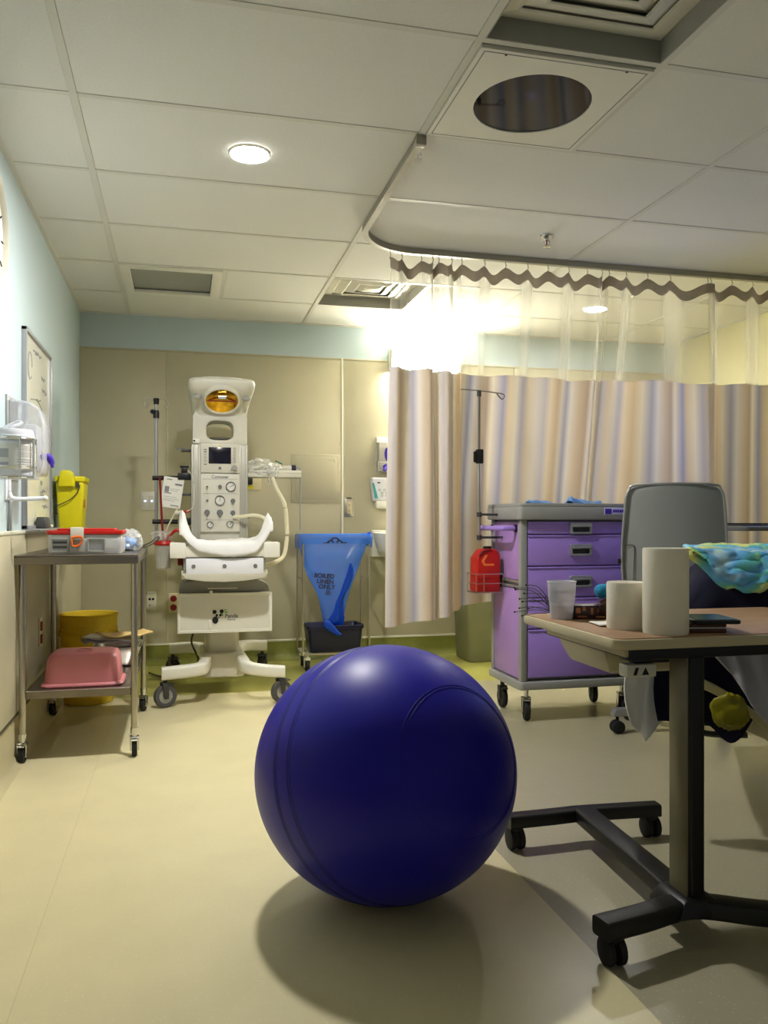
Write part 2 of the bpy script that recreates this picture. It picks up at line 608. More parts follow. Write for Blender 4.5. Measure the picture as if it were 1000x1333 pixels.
# ------------------------------------------------------------------ ceiling
ce = struct(MB().box(XL - .1, XR + .1, YF - .1, YB + .1, H + .25, H + .3).build('ceiling', M['ceil'], smooth=0))
CX = [XL, -.345, .845, 2.035, 3.225, XR]
RY_ = [YB, 5.33, 4.72, 4.11, 3.50, 2.89, 2.28, 1.67, 1.06, .45, -.16, -.77, YF]
cells = []
for i in range(5):
    for j in range(12):
        cells.append((CX[i], CX[i + 1], RY_[j + 1], RY_[j]))
half = {(.845, 2.28): 1.44, (.845, 1.67): 1.44, (-.345, 4.72): .24, (.845, 4.72): 1.44}
splits = []
for x0, x1, y0, y1 in cells:
    k = (round(x0, 3), round(y0, 2))
    if k in half:
        x0 = half[k]
        splits.append((x0, y0, y1))
    MB().box(x0 + .011, x1 - .011, y0 + .011, y1 - .011, H + .003, H + .018).build('tile', M['ceil'], ce, bevel=.003, seg=1)
for x in CX[1:-1]:
    MB().box(x - .012, x + .012, YF, YB, H, H + .02).build('grid_bar', M['tbar'], ce, smooth=0)
for y in RY_[1:-1]:
    for i in range(5):
        MB().box(CX[i] + .012, CX[i + 1] - .012, y - .012, y + .012, H + .001, H + .019).build('grid_bar', M['tbar'], ce, smooth=0)
for x, y0, y1 in splits:
    MB().box(x - .012, x + .012, y0 + .012, y1 - .012, H + .001, H + .019).build('grid_bar', M['tbar'], ce, smooth=0)
MB().box(XL, XL + .022, YF, YB, H - .004, H + .02).build('edge_angle', M['tbar'], ce)
MB().box(XR - .022, XR, YF, YB, H - .004, H + .02).build('edge_angle', M['tbar'], ce)
MB().box(XL, XR, YB - .02, YB, H - .004, H + .02).build('edge_angle', M['tbar'], ce)


# downlights
def downlight(label, x, y, lens):
    t = thing('downlight', label, 'ceiling light', (x, y, H), group=None)
    MB().lathe([(.066, -.004), (.066, .002), (.082, .002), (.082, -.003), (.074, -.006)], n=40, cap=False).build('trim_ring', M['white'], t)
    MB().lathe([(.001, -.0045), (.05, -.0045), (.0665, -.003), (.0665, .0015), (.001, .0015)], n=40, cap=False).build('lens', lens, t)
    return t


downlight('lit round recessed downlight in the open ceiling, clear of the curtain', .253, 3.194, M['lens'])
downlight('lit round recessed downlight seen through the curtain netting', 2.656, 4.99, M['lens2'])


# air diffusers
def diffuser(label, x0, x1, y0, y1):
    cx, cy = (x0 + x1) / 2, (y0 + y1) / 2
    t = thing('air_diffuser', label, 'air vent', (cx, cy, H))
    hx, hy = (x1 - x0) / 2 - .012, (y1 - y0) / 2 - .012

    def sq(m, a0, z0, a1, z1, th=.003):
        # sloped square frame between half sizes a0 and a1
        P = lambda a, z: [(-a, -a * hy / hx, z), (a, -a * hy / hx, z), (a, a * hy / hx, z), (-a, a * hy / hx, z)]
        m.loft([P(a0, z0), P(a1, z1), P(a1, z1 + th), P(a0, z0 + th), P(a0, z0)], cap=False)
    r = MB().ring([(-hx, -hy), (hx, -hy), (hx, hy), (-hx, hy)], [(-hx + .004, -hy + .004), (hx - .004, -hy + .004), (hx - .004, hy - .004), (-hx + .004, hy - .004)], 0, .073, 'z')
    r.build('recess_frame', M['grey'], t, smooth=0)
    MB().box(-hx, hx, -hy, hy, .074, .08).build('back_plate', M['grey'], t)
    a = hx - .005
    for k, (o, z, i, zi) in enumerate(((a, .068, a - .065, .050), (a - .055, .066, a - .125, .040), (a - .115, .064, a - .185, .036), (a - .175, .062, .045, .032))):
        c = MB()
        sq(c, o, z, i, zi)
        c.build('louvre', M['white'], t, smooth=0)
        c = MB()
        sq(c, i, zi, i - .008, zi)
        c.build('louvre_lip', M['offwhite'], t, smooth=0)
    MB().box(-.04, .04, -.04, .04, .030, .036).build('centre_plate', M['white'], t, bevel=.004)
    return t


diffuser('square stepped ceiling air diffuser beside the round dark glass panel', .845, 1.44, 1.67, 2.28)
diffuser('square stepped ceiling air diffuser brightly lit by the lamp over the basin', .845, 1.44, 4.72, 5.33)

# recessed panel light
t = thing('recessed_panel_light', 'unlit square ceiling light with grey lens in white frame', 'ceiling light', (-.0525, 5.025, H))
o = [(-.28, -.293), (.28, -.293), (.28, .293), (-.28, .293)]
i = [(-.225, -.235), (.225, -.235), (.225, .235), (-.225, .235)]
MB().ring(o, i, -.006, .012, 'z').build('frame', M['white'], t, bevel=.002)
rec = MB()
i2 = [(-.2255, -.2355), (.2255, -.2355), (.2255, .2355), (-.2255, .2355)]
i3 = [(-.235, -.245), (.235, -.245), (.235, .245), (-.235, .245)]
rec.ring(i3, i2, .012, .06, 'z')
rec.box(-.235, .235, -.245, .245, .06, .064)
rec.build('housing', M['mid_grey'], t)
MB().box(-.2245, .2245, -.2345, .2345, .02, .024).build('lens', film('grey_lens', (170, 170, 160), .5, .25), t)
for x in (-.14, 0, .14):
    MB().cyl((x, -.2, .045), (x, .2, .045), .012).build('tube_lamp', M['white'], t)

# round dark glass panel
t = thing('round_glass_light', 'square white ceiling panel with a round smoked glass window', 'ceiling light', (1.1425, 2.585, H))
N = 48
c = [(.196 * math.cos(2 * PI * k / N), .196 * math.sin(2 * PI * k / N)) for k in range(N)]
o = []
for k in range(N):
    a = 2 * PI * k / N
    s_ = .283 / max(abs(math.cos(a)), abs(math.sin(a)))
    o.append((s_ * math.cos(a), s_ * math.sin(a)))
MB().ring(o, c, -.008, .006, 'z').build('panel', M['white'], t, smooth=20)
MB().ring([(-.270, -.270), (.270, -.270), (.270, .270), (-.270, .270)], [(-.267, -.267), (.267, -.267), (.267, .267), (-.267, .267)], -.0088, -.0075, 'z').build('border_line', M['ink_grey'], t, smooth=0)
MB().lathe([(.197, .006), (.197, .17), (.001, .17), (.001, .174), (.203, .174), (.203, .006)], n=48, cap=False).build('housing', M['black'], t)
MB().lathe([(.001, -.004), (.1955, -.004), (.1955, 0), (.001, 0)], n=48, cap=False).build('window_pane', M['glass_dark'], t)
MB().lathe([(.02, .03), (.045, .035), (.075, .07), (.08, .1), (.02, .13)], n=10).build('lamp_head', mat('lamp_head', (64, 62, 60), .2, .6), t, smooth=10)
MB().lathe([(.001, .012), (.018, .018), (.022, .028), (.001, .03)], n=8, cap=False).build('faceted_lens', mat('blue_crystal', (60, 90, 240), .1, coat=1, emit=(.12, .2, 1), es=1.2), t, smooth=5)
for sxx in (-.2, .2):
    MB().cyl((sxx, -.265, -.010), (sxx, -.265, -.007), .004).build('screw', M['dark_grey'], t)

# sprinkler head
t = thing('sprinkler_head', 'small chrome fire sprinkler head under the ceiling tile', 'sprinkler', (1.75, 3.78, H))
MB().lathe([(.001, .003), (.036, .002), (.034, -.004), (.016, -.012), (.001, -.012)], n=24, cap=False).build('escutcheon', M['chrome'], t)
f = MB()
f.cyl((0, 0, -.01), (0, 0, -.02), .011)
for a in (-1, 1):
    f.tube(curve_pts([(a * .009, 0, -.018), (a * .015, 0, -.032), (a * .004, 0, -.05)]), .0025)
f.build('frame', M['chrome'], t)
MB().cyl((0, 0, -.018), (0, 0, -.05), .0035).build('bulb', M['darkred'], t)
MB().lathe([(.001, -.052), (.019, -.05), (.019, -.053), (.001, -.055)], n=16, cap=False).build('deflector', M['chrome'], t)

# ------------------------------------------------------------------ curtain track and curtain
TRY, TRX, TR = 4.11, .845, .32
track = [(TRX, 2.90), (TRX, TRY - TR)]
for k in range(1, 16):
    a = PI - PI / 2 * k / 16
    track.append((TRX + TR + TR * math.cos(a), TRY - TR + TR * math.sin(a)))
track += [(TRX + TR, TRY), (XR - .005, TRY)]
t = thing('curtain_track', 'curved metal curtain track fixed to the ceiling grid', 'curtain track', (TRX, 2.9, 2.35))
mbt = MB()
prof = [(-.014, 0), (.014, 0), (.014, .029), (-.014, .029)]
rings = []
for k, p in enumerate(track):
    a = Vector(track[max(0, k - 1)])
    b_ = Vector(track[min(len(track) - 1, k + 1)])
    d = (b_ - a).normalized()
    nrm = Vector((-d.y, d.x))
    rings.append([(p[0] + nrm.x * u, p[1] + nrm.y * u, 2.35 + w) for u, w in prof])
mbt.loft(rings)
mbt.build('rail', M['track'], t, world=True, smooth=40)
MB().box(TRX - .02, TRX + .02, 2.885, 2.915, 2.343, 2.379).build('end_cap', M['track'], t, world=True, bevel=.003)
ch = MB()
for k in range(5):
    ch.lathe([(.004, -.0015), (.0055, 0), (.004, .0015), (.0025, 0), (.004, -.0015)], (TRX + .01, 2.93, 2.335 - k * .009), 10, RX(90) if k % 2 else RY(90), cap=False)
ch.build('pull_chain', M['chrome'], t, world=True)

# places of the hooks along the rail (metres from the left wall side)
HX = [1.030, 1.098, 1.203, 1.265, 1.297, 1.368, 1.423, 1.550, 1.667, 1.793, 1.909, 2.031, 2.140, 2.229, 2.271, 2.375, 2.505, 2.647, 2.884, 2.905, 3.040, 3.177, 3.300, 3.42, 3.52, 3.61, 3.69, 3.77]


def rail_y(x):
    if x >= TRX + TR:
        return TRY
    d = TRX + TR - x
    return TRY - TR + math.sqrt(max(0, TR * TR - d * d))


# cloth line in plan: list of (u, x, bulge, sag)
segs = []
u = 0
for k in range(len(HX) - 1):
    s_ = HX[k + 1] - HX[k]
    Lc = max(.125, s_ * 1.04)
    amp = min(.055, s_ * (2 / PI) * math.sqrt(max(0, Lc / s_ - 1)) + .006)
    if s_ < .05:
        amp = .05
    segs.append((u, HX[k], s_, amp * (1 if k % 2 else -1), min(.042, .014 + .2 * s_ * .9), Lc))
    u += Lc
ULEN = u
Z_TOP, Z_NET, Z_HEM = 2.318, 1.757, .475


def cloth(uu, z):
    """point of the cloth at length uu, height z"""
    for (u0, x0, s_, amp, sag, Lc) in segs:
        if uu <= u0 + Lc + 1e-6:
            break
    f = min(1, max(0, (uu - u0) / Lc))
    down = sstep(z, Z_TOP, Z_HEM)
    x = x0 + s_ * f
    y = rail_y(x) + amp * math.sin(PI * f) * (1 - .35 * down)
    # looser, broader folds lower down
    y += down * (.016 * math.sin(uu * 9.5 + .6) + .010 * math.sin(uu * 17 + 2))
    x += down * .010 * math.sin(uu * 6.3)
    # the lower cloth rests against the back of the cart
    push = sstep(x, 1.40, 1.50) * (1 - sstep(x, 2.3, 2.7)) * max(0, min(1, (2.2 - z) / 1.12))
    y += push * .19
    y -= (1 - sstep(x, 1.2, 1.46)) * .05 * down
    x -= (1 - sstep(x, 1.03, 1.35)) * .035 * down
    zz = z - sag * math.sin(PI * f) ** 1.7 * sstep(z, 1.7, Z_TOP)
    return Vector((x, y, zz))


t = thing('privacy_curtain', 'striped beige and grey cubicle curtain with sheer netting top', 'curtain', (2.4, TRY, 0))


def curtain_part(name, z0, z1, nv, m, solid=0):
    nu = 420
    mb = MB()
    slant = 0

    def fn(a, b_):
        uu = ULEN * a
        zb = z0 if name != 'fabric_panel' else z0 + .07 * sstep(uu, 0.3, 1.2) - .03 * (1 - sstep(uu, 0, .35))
        if name == 'fabric_panel':
            zt = z1 + .006 * math.sin(uu * 7)
        else:
            zt = z1
        return cloth(uu, zb + (zt - zb) * b_)
    mb.grid(fn, nu, nv)
    o = mb.build(name, m, t, world=True, smooth=180, fix=False)
    uvl = o.data.uv_layers.new(name='UVMap')
    idx = [0] * len(o.data.loops)
    o.data.loops.foreach_get('vertex_index', idx)
    flat = []
    for i_ in idx:
        flat += [ULEN * (i_ % (nu + 1)) / nu, (i_ // (nu + 1)) / nv]
    uvl.data.foreach_set('uv', flat)
    return o


curtain_part('netting', Z_NET, Z_TOP - .056, 10, M['net'])
curtain_part('fabric_panel', Z_HEM, Z_NET, 24, M['stripes'])
curtain_part('header_band', Z_TOP - .056, Z_TOP, 2, M['header'])
for k, x in enumerate(HX):
    hk = MB()
    y = rail_y(x)
    hk.tube([(x, y, 2.356), (x, y, 2.338), (x + .003, y - .004, 2.330), (x, y, 2.322), (x - .003, y, 2.309), (x + .002, y - .003, 2.303)], .0022, 6)
    hk.build('hook', M['track'], t, world=True)

# ------------------------------------------------------------------ lamp over the basin
t = thing('wall_lamp', 'bright white wall lamp over the wash basin behind the curtain netting', 'wall lamp', (1.72, YB - .01, 2.08))
MB().box(1.46, 1.99, YB - .03, YB - .012, 2.07, 2.23).build('back_plate', M['white'], t, world=True, bevel=.004)
MB().prism([(YB - .03, 2.075), (YB - .09, 2.085), (YB - .105, 2.12), (YB - .105, 2.18), (YB - .09, 2.215), (YB - .03, 2.225)], 1.47, 1.98, 'x').build('diffuser', M['sinklamp'], t, world=True, bevel=.003)
for x in (1.462, 1.978):
    MB().box(x, x + .01, YB - .108, YB - .03, 2.072, 2.228).build('end_cap', M['white'], t, world=True, bevel=.003)

# ------------------------------------------------------------------ things on the back wall
PLATE_Y = YB - .010


def plate(name, label, x0, x1, z0, z1, m, cat):
    t = thing(name, label, cat, ((x0 + x1) / 2, PLATE_Y, z0))
    MB().box(x0, x1, PLATE_Y - .007, PLATE_Y + .001, z0, z1).build('plate', m, t, world=True, bevel=.003)
    return t


t = plate('light_switch', 'white switch plate with two small blue lights', -.264, -.168, 1.053, 1.178, M['offwhite'], 'switch')
for x in (-.238, -.194):
    MB().box(x - .017, x + .017, PLATE_Y - .011, PLATE_Y - .006, 1.075, 1.155).build('rocker', M['offwhite'], t, world=True, bevel=.003)
    MB().box(x - .006, x + .006, PLATE_Y - .013, PLATE_Y - .010, 1.110, 1.118).build('indicator', M['led'], t, world=True)
t = plate('wall_outlet', 'white wall outlet plate with dark sockets low behind the trolley leg', -.229, -.165, .367, .499, M['offwhite'], 'outlet')
for x in (-.208, -.186):
    MB().box(x - .008, x + .008, PLATE_Y - .010, PLATE_Y - .006, .440, .456).build('socket', M['ink'], t, world=True, bevel=.002)
MB().box(-.212, -.204, PLATE_Y - .010, PLATE_Y - .006, .402, .410).build('socket', M['ink'], t, world=True)
t = plate('wall_outlet', 'wall outlet plate with two red sockets beside the warmer drawer', -.085, -.018, .352, .485, M['beige'], 'outlet')
for z in (.388, .448):
    MB().cyl((-.052, PLATE_Y - .012, z), (-.052, PLATE_Y - .006, z), .022).build('socket', M['darkred'], t, world=True)
t = plate('gas_outlet', 'cream gas outlet plate with black coupling and yellow tag beside the warmer', .41, .545, 1.195, 1.315, M['beige'], 'gas outlet')
MB().box(.432, .482, PLATE_Y - .05, PLATE_Y - .006, 1.232, 1.282).build('coupling', M['black'], t, world=True, bevel=.006)
MB().box(.436, .490, PLATE_Y - .010, PLATE_Y - .006, 1.203, 1.226).build('tag', M['yellow'], t, world=True)
t = plate('access_panel', 'flush square access panel in the cream wall', .757, 1.108, 1.107, 1.454, M['cream_wall'], 'access panel')
MB().box(.785, 1.080, PLATE_Y - .010, PLATE_Y - .006, 1.135, 1.432).build('door', M['cream_wall'], t, world=True, bevel=.002)
MB().tube([(1.02, PLATE_Y - .011, 1.418), (1.066, PLATE_Y - .011, 1.418), (1.066, PLATE_Y - .011, 1.400)], .002, 6).build('latch', M['base_cream'], t, world=True)
t = plate('wall_outlet', 'metal wall outlet plate above the blue linen bag', 1.139, 1.207, 1.010, 1.140, M['steel'], 'outlet')
MB().box(1.157, 1.189, PLATE_Y - .011, PLATE_Y - .006, 1.030, 1.120).build('socket_insert', M['beige'], t, world=True, bevel=.002)
sl = MB()
for z in (1.055, 1.095):
    for dx in (-.006, .006):
        sl.box(1.173 + dx - .001, 1.173 + dx + .001, PLATE_Y - .0125, PLATE_Y - .010, z - .006, z + .006)
    sl.cyl((1.173, PLATE_Y - .0125, z - .012), (1.173, PLATE_Y - .010, z - .012), .0025, n=8)
sl.build('slots', M['ink'], t, world=True)
MB().box(1.155, 1.190, PLATE_Y - .008, PLATE_Y, 1.140, 1.147).build('gasket', M['ink'], t, world=True)
t = plate('access_panel', 'low metal wall panel under the curtain hem', 1.50, 1.86, .27, .40, M['cream_wall'], 'access panel')
MB().box(1.85, 1.856, PLATE_Y - .012, PLATE_Y - .006, .32, .36).build('latch', M['ink'], t, world=True)

# glove box holder
t = thing('glove_box_holder', 'wall holder with a purple glove box beside the curtain edge', 'glove dispenser', (1.44, PLATE_Y, 1.333))
MB().box(1.366, 1.52, PLATE_Y - .006, PLATE_Y, 1.335, 1.58).build('back_plate', M['offwhite'], t, world=True, bevel=.002)
MB().box(1.376, 1.51, PLATE_Y - .085, PLATE_Y - .006, 1.345, 1.545).build('glove_box', mat('glove_box_card', (186, 184, 174), .6), t, world=True, bevel=.003)
MB().prism([(1.445 + .03 * math.cos(a) * (1 + .15 * math.sin(a)), 1.455 + .055 * math.sin(a)) for a in [2 * PI * k / 20 for k in range(20)]], PLATE_Y - .088, PLATE_Y - .084).build('box_print', M['glove'], t, world=True)
g = MB()
g.ball((1.43, PLATE_Y - .092, 1.365), .028, 10, (1, .6, .9))
g.tube(curve_pts([(1.425, PLATE_Y - .095, 1.37), (1.413, PLATE_Y - .105, 1.35), (1.406, PLATE_Y - .11, 1.337)], 4), [.012] * 8 + [.006], 8)
g.build('glove', M['glove'], t, world=True)
w = MB()
for z in (1.34, 1.40):
    w.tube([(1.366, PLATE_Y - .006, z), (1.366, PLATE_Y - .10, z), (1.52, PLATE_Y - .10, z), (1.52, PLATE_Y - .006, z)], .0025, 6)
for x in (1.366, 1.44, 1.52):
    w.tube([(x, PLATE_Y - .10, 1.34), (x, PLATE_Y - .10, 1.40)], .0025, 6)
w.build('wire_guard', M['chrome'], t, world=True)
MB().box(1.37, 1.516, PLATE_Y - .03, PLATE_Y, 1.545, 1.585).build('top_clip', M['white'], t, world=True, bevel=.003)

# soap dispenser
t = thing('soap_dispenser', 'white and teal wall soap dispenser beside the curtain edge', 'soap dispenser', (1.41, PLATE_Y, 1.07))
MB().taper((1.335, 1.50, PLATE_Y - .075, PLATE_Y), (1.318, 1.52, PLATE_Y - .10, PLATE_Y), 1.12, 1.29).build('body', M['cool_white'], t, world=True, bevel=.015, seg=3)
MB().prism([(1.345, 1.14), (1.325, 1.25), (1.336, 1.25), (1.366, 1.14)], PLATE_Y - .097, PLATE_Y - .0855).build('side_stripe', M['teal'], t, world=True)
MB().box(1.35, 1.49, PLATE_Y - .085, PLATE_Y - .01, 1.07, 1.125).build('push_bar', M['white'], t, world=True, bevel=.015, seg=3)
for (x, z) in [(1.376, 1.20), (1.412, 1.20), (1.448, 1.20), (1.394, 1.18), (1.43, 1.18), (1.394, 1.16), (1.43, 1.16), (1.45, 1.235)]:
    MB().lathe([(.006, 0), (.0085, 0), (.0085, .002), (.006, .002), (.006, 0)], (x, PLATE_Y - .0955, z), 14, RX(80), cap=False).build('icon', M['ink_grey'], t, world=True)
MB().box(1.36, 1.38, PLATE_Y - .102, PLATE_Y - .09, 1.248, 1.256).build('maker_mark', M['ink'], t, world=True)

# wash basin
t = thing('wash_basin', 'white wall hung wash basin half hidden by the curtain', 'sink', (1.58, PLATE_Y, .70))
rings = []
for (z, k) in ((.70, .55), (.735, .80), (.80, .94), (.875, .99), (.895, 1.0), (.90, .97), (.895, .90), (.84, .80), (.80, .55), (.79, .1)):
    rings.append([(1.585 + .275 * k * (abs(math.cos(a)) ** .7) * (1 if math.cos(a) > 0 else -1), (YB - .235) + .215 * (k if math.sin(a) < 0 else max(k, .0) if z > .79 and k != .1 else k) * (abs(math.sin(a)) ** .75) * (1 if math.sin(a) > 0 else -1), z) for a in [2 * PI * q / 40 for q in range(40)]])
MB().loft(rings).build('bowl', M['white'], t, world=True, smooth=60)
MB().box(1.33, 1.84, YB - .06, YB - .012, .72, .915).build('back_ledge', M['white'], t, world=True, bevel=.012, seg=3)
MB().tube(curve_pts([(1.585, YB - .045, .91), (1.585, YB - .045, 1.06), (1.585, YB - .10, 1.10), (1.585, YB - .17, 1.07), (1.585, YB - .18, 1.04)]), .010, 10).build('tap', M['chrome'], t, world=True)
MB().cyl((1.585, YB - .22, .70), (1.585, YB - .22, .45), .018).build('drain_pipe', M['chrome'], t, world=True)
MB().tube(curve_pts([(1.585, YB - .22, .46), (1.585, YB - .21, .42), (1.585, YB - .15, .42), (1.585, YB - .012, .46)]), .018, 10).build('trap_pipe', M['chrome'], t, world=True)

# ------------------------------------------------------------------ things on the left wall
t = thing('wall_clock', 'round white wall clock with grey rim', 'clock', (XL, 3.07, 1.775))
A = T(XL, 3.07, 1.985) @ RY(90)
MB().lathe([(.19, 0), (.207, 0), (.21, .02), (.206, .045), (.195, .05), (.19, .04), (.19, 0)], n=56, M=A, cap=False).build('rim', M['offwhite'], t, world=True)
fc = MB().lathe([(.001, .002), (.191, .002), (.191, .03), (.001, .03)], n=56, M=A, cap=False).build('face', M['paper'], t, world=True)
for k in range(12):
    mk = MB()
    a = 2 * PI * k / 12
    p = Vector((XL + .0315, 3.07 + .18 * math.sin(a), 1.985 + .18 * math.cos(a)))
    q = Vector((XL + .0315, 3.07 + .155 * math.sin(a), 1.985 + .155 * math.cos(a)))
    mk.tube([p, q], .003, 5).build('hour_mark', M['ink'], t, world=True)
for (a, l, r) in ((2.2, .10, .005), (4.0, .15, .0035)):
    MB().tube([(XL + .034, 3.07, 1.985), (XL + .034, 3.07 + l * math.sin(a), 1.985 + l * math.cos(a))], r, 6).build('hand', M['ink'], t, world=True)

t = thing('whiteboard', 'tall whiteboard with faint handwriting in a grey frame', 'whiteboard', (XL, 4.15, .935))
y0, y1, z0, z1 = 3.79, 4.50, .945, 1.81
MB().box(XL, XL + .012, y0 + .012, y1 - .012, z0 + .012, z1 - .012).build('board', M['whiteboard'], t, world=True)
for nm, bx in (('frame_side', (y0, y0 + .016, z0, z1)), ('frame_side', (y1 - .016, y1, z0, z1)), ('frame_rail', (y0, y1, z1 - .016, z1)), ('frame_rail', (y0, y1, z0, z0 + .016))):
    MB().box(XL, XL + .022, *bx).build(nm, M['alu'], t, world=True, bevel=.002)
MB().box(XL, XL + .075, y0, y1, z0 - .012, z0).build('pen_tray', M['alu'], t, world=True, bevel=.003)
wr = MB()
XW = XL + .0125
for k in range(14):      # loose circle
    a0, a1 = 2 * PI * k / 16, 2 * PI * (k + 1) / 16
    wr.tube([(XW, 3.92 + .05 * math.cos(a0), 1.665 + .06 * math.sin(a0)), (XW, 3.92 + .05 * math.cos(a1), 1.665 + .06 * math.sin(a1))], .0022, 4)
rw = random.Random(3)


def scrawl(y, z, L_, h):
    pts = []
    n_ = int(L_ / .012)
    for k in range(n_ + 1):
        pts.append((XW, y + k * .012, z + rw.uniform(-h, h)))
    wr.tube(pts, .002, 4)


wr.build('pen_circle', M['ink_grey'], t, world=True)
for (y, z, L_) in ((4.0, 1.75, .22), (4.22, 1.66, .12), (4.24, 1.60, .14), (4.1, 1.54, .1), (3.83, 1.45, .12), (3.83, 1.38, .1), (3.84, 1.30, .12), (3.84, 1.24, .05), (4.18, 1.12, .20), (4.2, 1.10, .2), (4.25, 1.05, .16)):
    wr = MB()
    scrawl(y, z, L_, .012)
    wr.build('pen_line', M['ink_grey'], t, world=True)
wr = MB()
wr.tube(curve_pts([(XW, 3.94, 1.52), (XW, 4.12, 1.535), (XW, 4.3, 1.49), (XW, 4.44, 1.46)]), .002, 4)
wr.build('pen_line', M['ink_grey'], t, world=True)
MB().box(XL + .0118, XL + .0126, 4.2, 4.26, .99 + .16, 1.17).build('ink_mark', M['ink_grey'], t, world=True)

e = MB().taper((XL + .015, XL + .068, 4.02, 4.16), (XL + .022, XL + .058, 4.03, 4.15), .946, .998).build('board_eraser', M['dark_grey'], bevel=.006)
tag(e, 'dark felt whiteboard eraser on the pen tray', 'eraser')
t = thing('marker_pen', 'short marker pen beside the eraser on the pen tray', 'pen', (XL + .045, 4.30, .946))
MB().cyl((0, -.07, .008), (0, .03, .008), .008).build('barrel', M['white'], t)
MB().cyl((0, .03, .008), (0, .07, .008), .0085).build('cap', M['ink'], t)

# clear glove holder with purple glove
t = thing('glove_dispenser', 'clear rounded glove dispenser on the pale blue wall', 'glove dispenser', (XL, 3.56, 1.18))
pr_ = [(XL + .004, 1.16), (XL + .125, 1.16), (XL + .135, 1.20), (XL + .135, 1.36), (XL + .12, 1.42), (XL + .08, 1.448), (XL + .02, 1.455), (XL + .004, 1.455)]
MB().prism(pr_, 3.48, 3.66).build('holder', M['clear'], t, world=True, bevel=.012, seg=3)
MB().box(XL + .012, XL + .105, 3.50, 3.64, 1.18, 1.36).build('glove_box', mat('pale_glove_box', (216, 216, 222), .6), t, world=True, bevel=.004)
MB().box(XL, XL + .008, 3.455, 3.685, 1.14, 1.47).build('back_plate', M['alu'], t, world=True, bevel=.002)
g = MB().tube(curve_pts([(XL + .11, 3.57, 1.235), (XL + .136, 3.575, 1.238), (XL + .148, 3.58, 1.222), (XL + .154, 3.58, 1.195)], 5), [.007, .008, .009, .010, .010, .011, .011, .011, .010, .010, .009, .009, .008, .007, .006, .005], 10, flat=1.4)
g.build('glove', M['glove'], t, world=True)

# tub of wipes in wire bracket
t = thing('wipes_tub', 'white tub of cleaning wipes with its lid flipped open', 'wipes tub', (-.574, 3.1, 1.135))
MB().lathe([(.001, 0), (.070, 0), (.074, .004), (.074, .118), (.069, .122), (.001, .122)], n=40, cap=False).build('tub', M['cool_white'], t)
MB().lathe([(.0742, .018), (.0750, .018), (.0750, .108), (.0742, .108)], n=40, cap=False).build('label', M['paper'], t)
pl = MB()
for k, (z, h_, a0, a1) in enumerate([(.098, .002, -65, 10), (.092, .002, -65, 0), (.086, .002, -65, 6), (.076, .002, -65, -5), (.070, .002, -65, 10), (.064, .002, -65, 2), (.052, .0035, -65, -20), (.052, .002, -10, 8), (.044, .004, -65, -20), (.036, .002, -65, 8), (.030, .002, -65, 0), (.060, .03, -130, -85), (.034, .01, -130, -85)]):
    n_ = 8
    vs, fs = [], []
    for q in range(n_ + 1):
        a = math.radians(a0 + (a1 - a0) * q / n_)
        for zz in (z, z + h_):
            vs.append((.0754 * math.cos(a), .0754 * math.sin(a), zz))
    for q in range(n_):
        fs.append((2 * q, 2 * q + 2, 2 * q + 3, 2 * q + 1))
    pl.add(vs, fs)
pl.build('label_print', M['print_pale'], t, fix=False)
MB().lathe([(.076, .120), (.077, .122), (.077, .136), (.075, .138), (.074, .150), (.070, .160), (.001, .160)], n=40, cap=False).build('lid', M['cool_white'], t)
fp = MB()
fp.prism([(-.07, 0), (.05, .0), (.058, .005), (.045, .010), (-.07, .008)], -.03, .03, 'y', T(-.012, 0, .163) @ RY(-24))
fp.build('flip_cap', M['cool_white'], t, bevel=.003)
t = thing('wipes_bracket', 'clear wire bracket that holds the wipes tub on the wall', 'bracket', (XL, 3.1, 1.12))
w = MB()
cx_, cy_ = -.574, 3.1
for z in (1.128, 1.165, 1.262):
    w.tube([(XL, cy_ - .075, z)] + [(cx_ + .081 * math.cos(a), cy_ + .081 * math.sin(a), z) for a in [math.radians(-90 + 12 * k) for k in range(16)]] + [(XL, cy_ + .075, z)], .003, 6)
for a in (-60, -20, 20, 60):
    a = math.radians(a)
    w.tube([(cx_ + .082 * math.cos(a), cy_ + .082 * math.sin(a), 1.125), (cx_ + .082 * math.cos(a), cy_ + .082 * math.sin(a), 1.266)], .0035, 6)
w.build('wire_cage', M['chrome'], t, world=True)
MB().box(XL + .01, -.49, cy_ - .055, cy_ + .055, 1.124, 1.1335).build('floor_plate', M['clear'], t, world=True)
MB().box(XL, XL + .006, cy_ - .08, cy_ + .08, 1.08, 1.28).build('back_plate', M['cool_white'], t, world=True, bevel=.002)

# white hook bracket under it and cable cover
t = thing('wall_hook', 'white bent wall hook below the glove dispenser', 'hook', (XL, 3.4, 1.05))
MB().box(XL, XL + .008, 3.44, 3.50, 1.06, 1.18).build('back_plate', M['cool_white'], t, world=True, bevel=.003)
MB().tube(curve_pts([(XL + .01, 3.47, 1.14), (XL + .012, 3.47, 1.09), (XL + .03, 3.47, 1.066), (XL + .10, 3.47, 1.066), (XL + .138, 3.47, 1.068)]), .009, 10).build('arm', M['cool_white'], t, world=True)
MB().ball((XL + .142, 3.47, 1.068), .011, 8).build('tip', M['white'], t, world=True)
c_ = MB().box(XL, XL + .012, 3.50, 3.53, .941, 1.06).build('cable_cover', M['alu'], bevel=.003)
tag(c_, 'thin grey cable cover strip under the wall hook', 'cable cover')

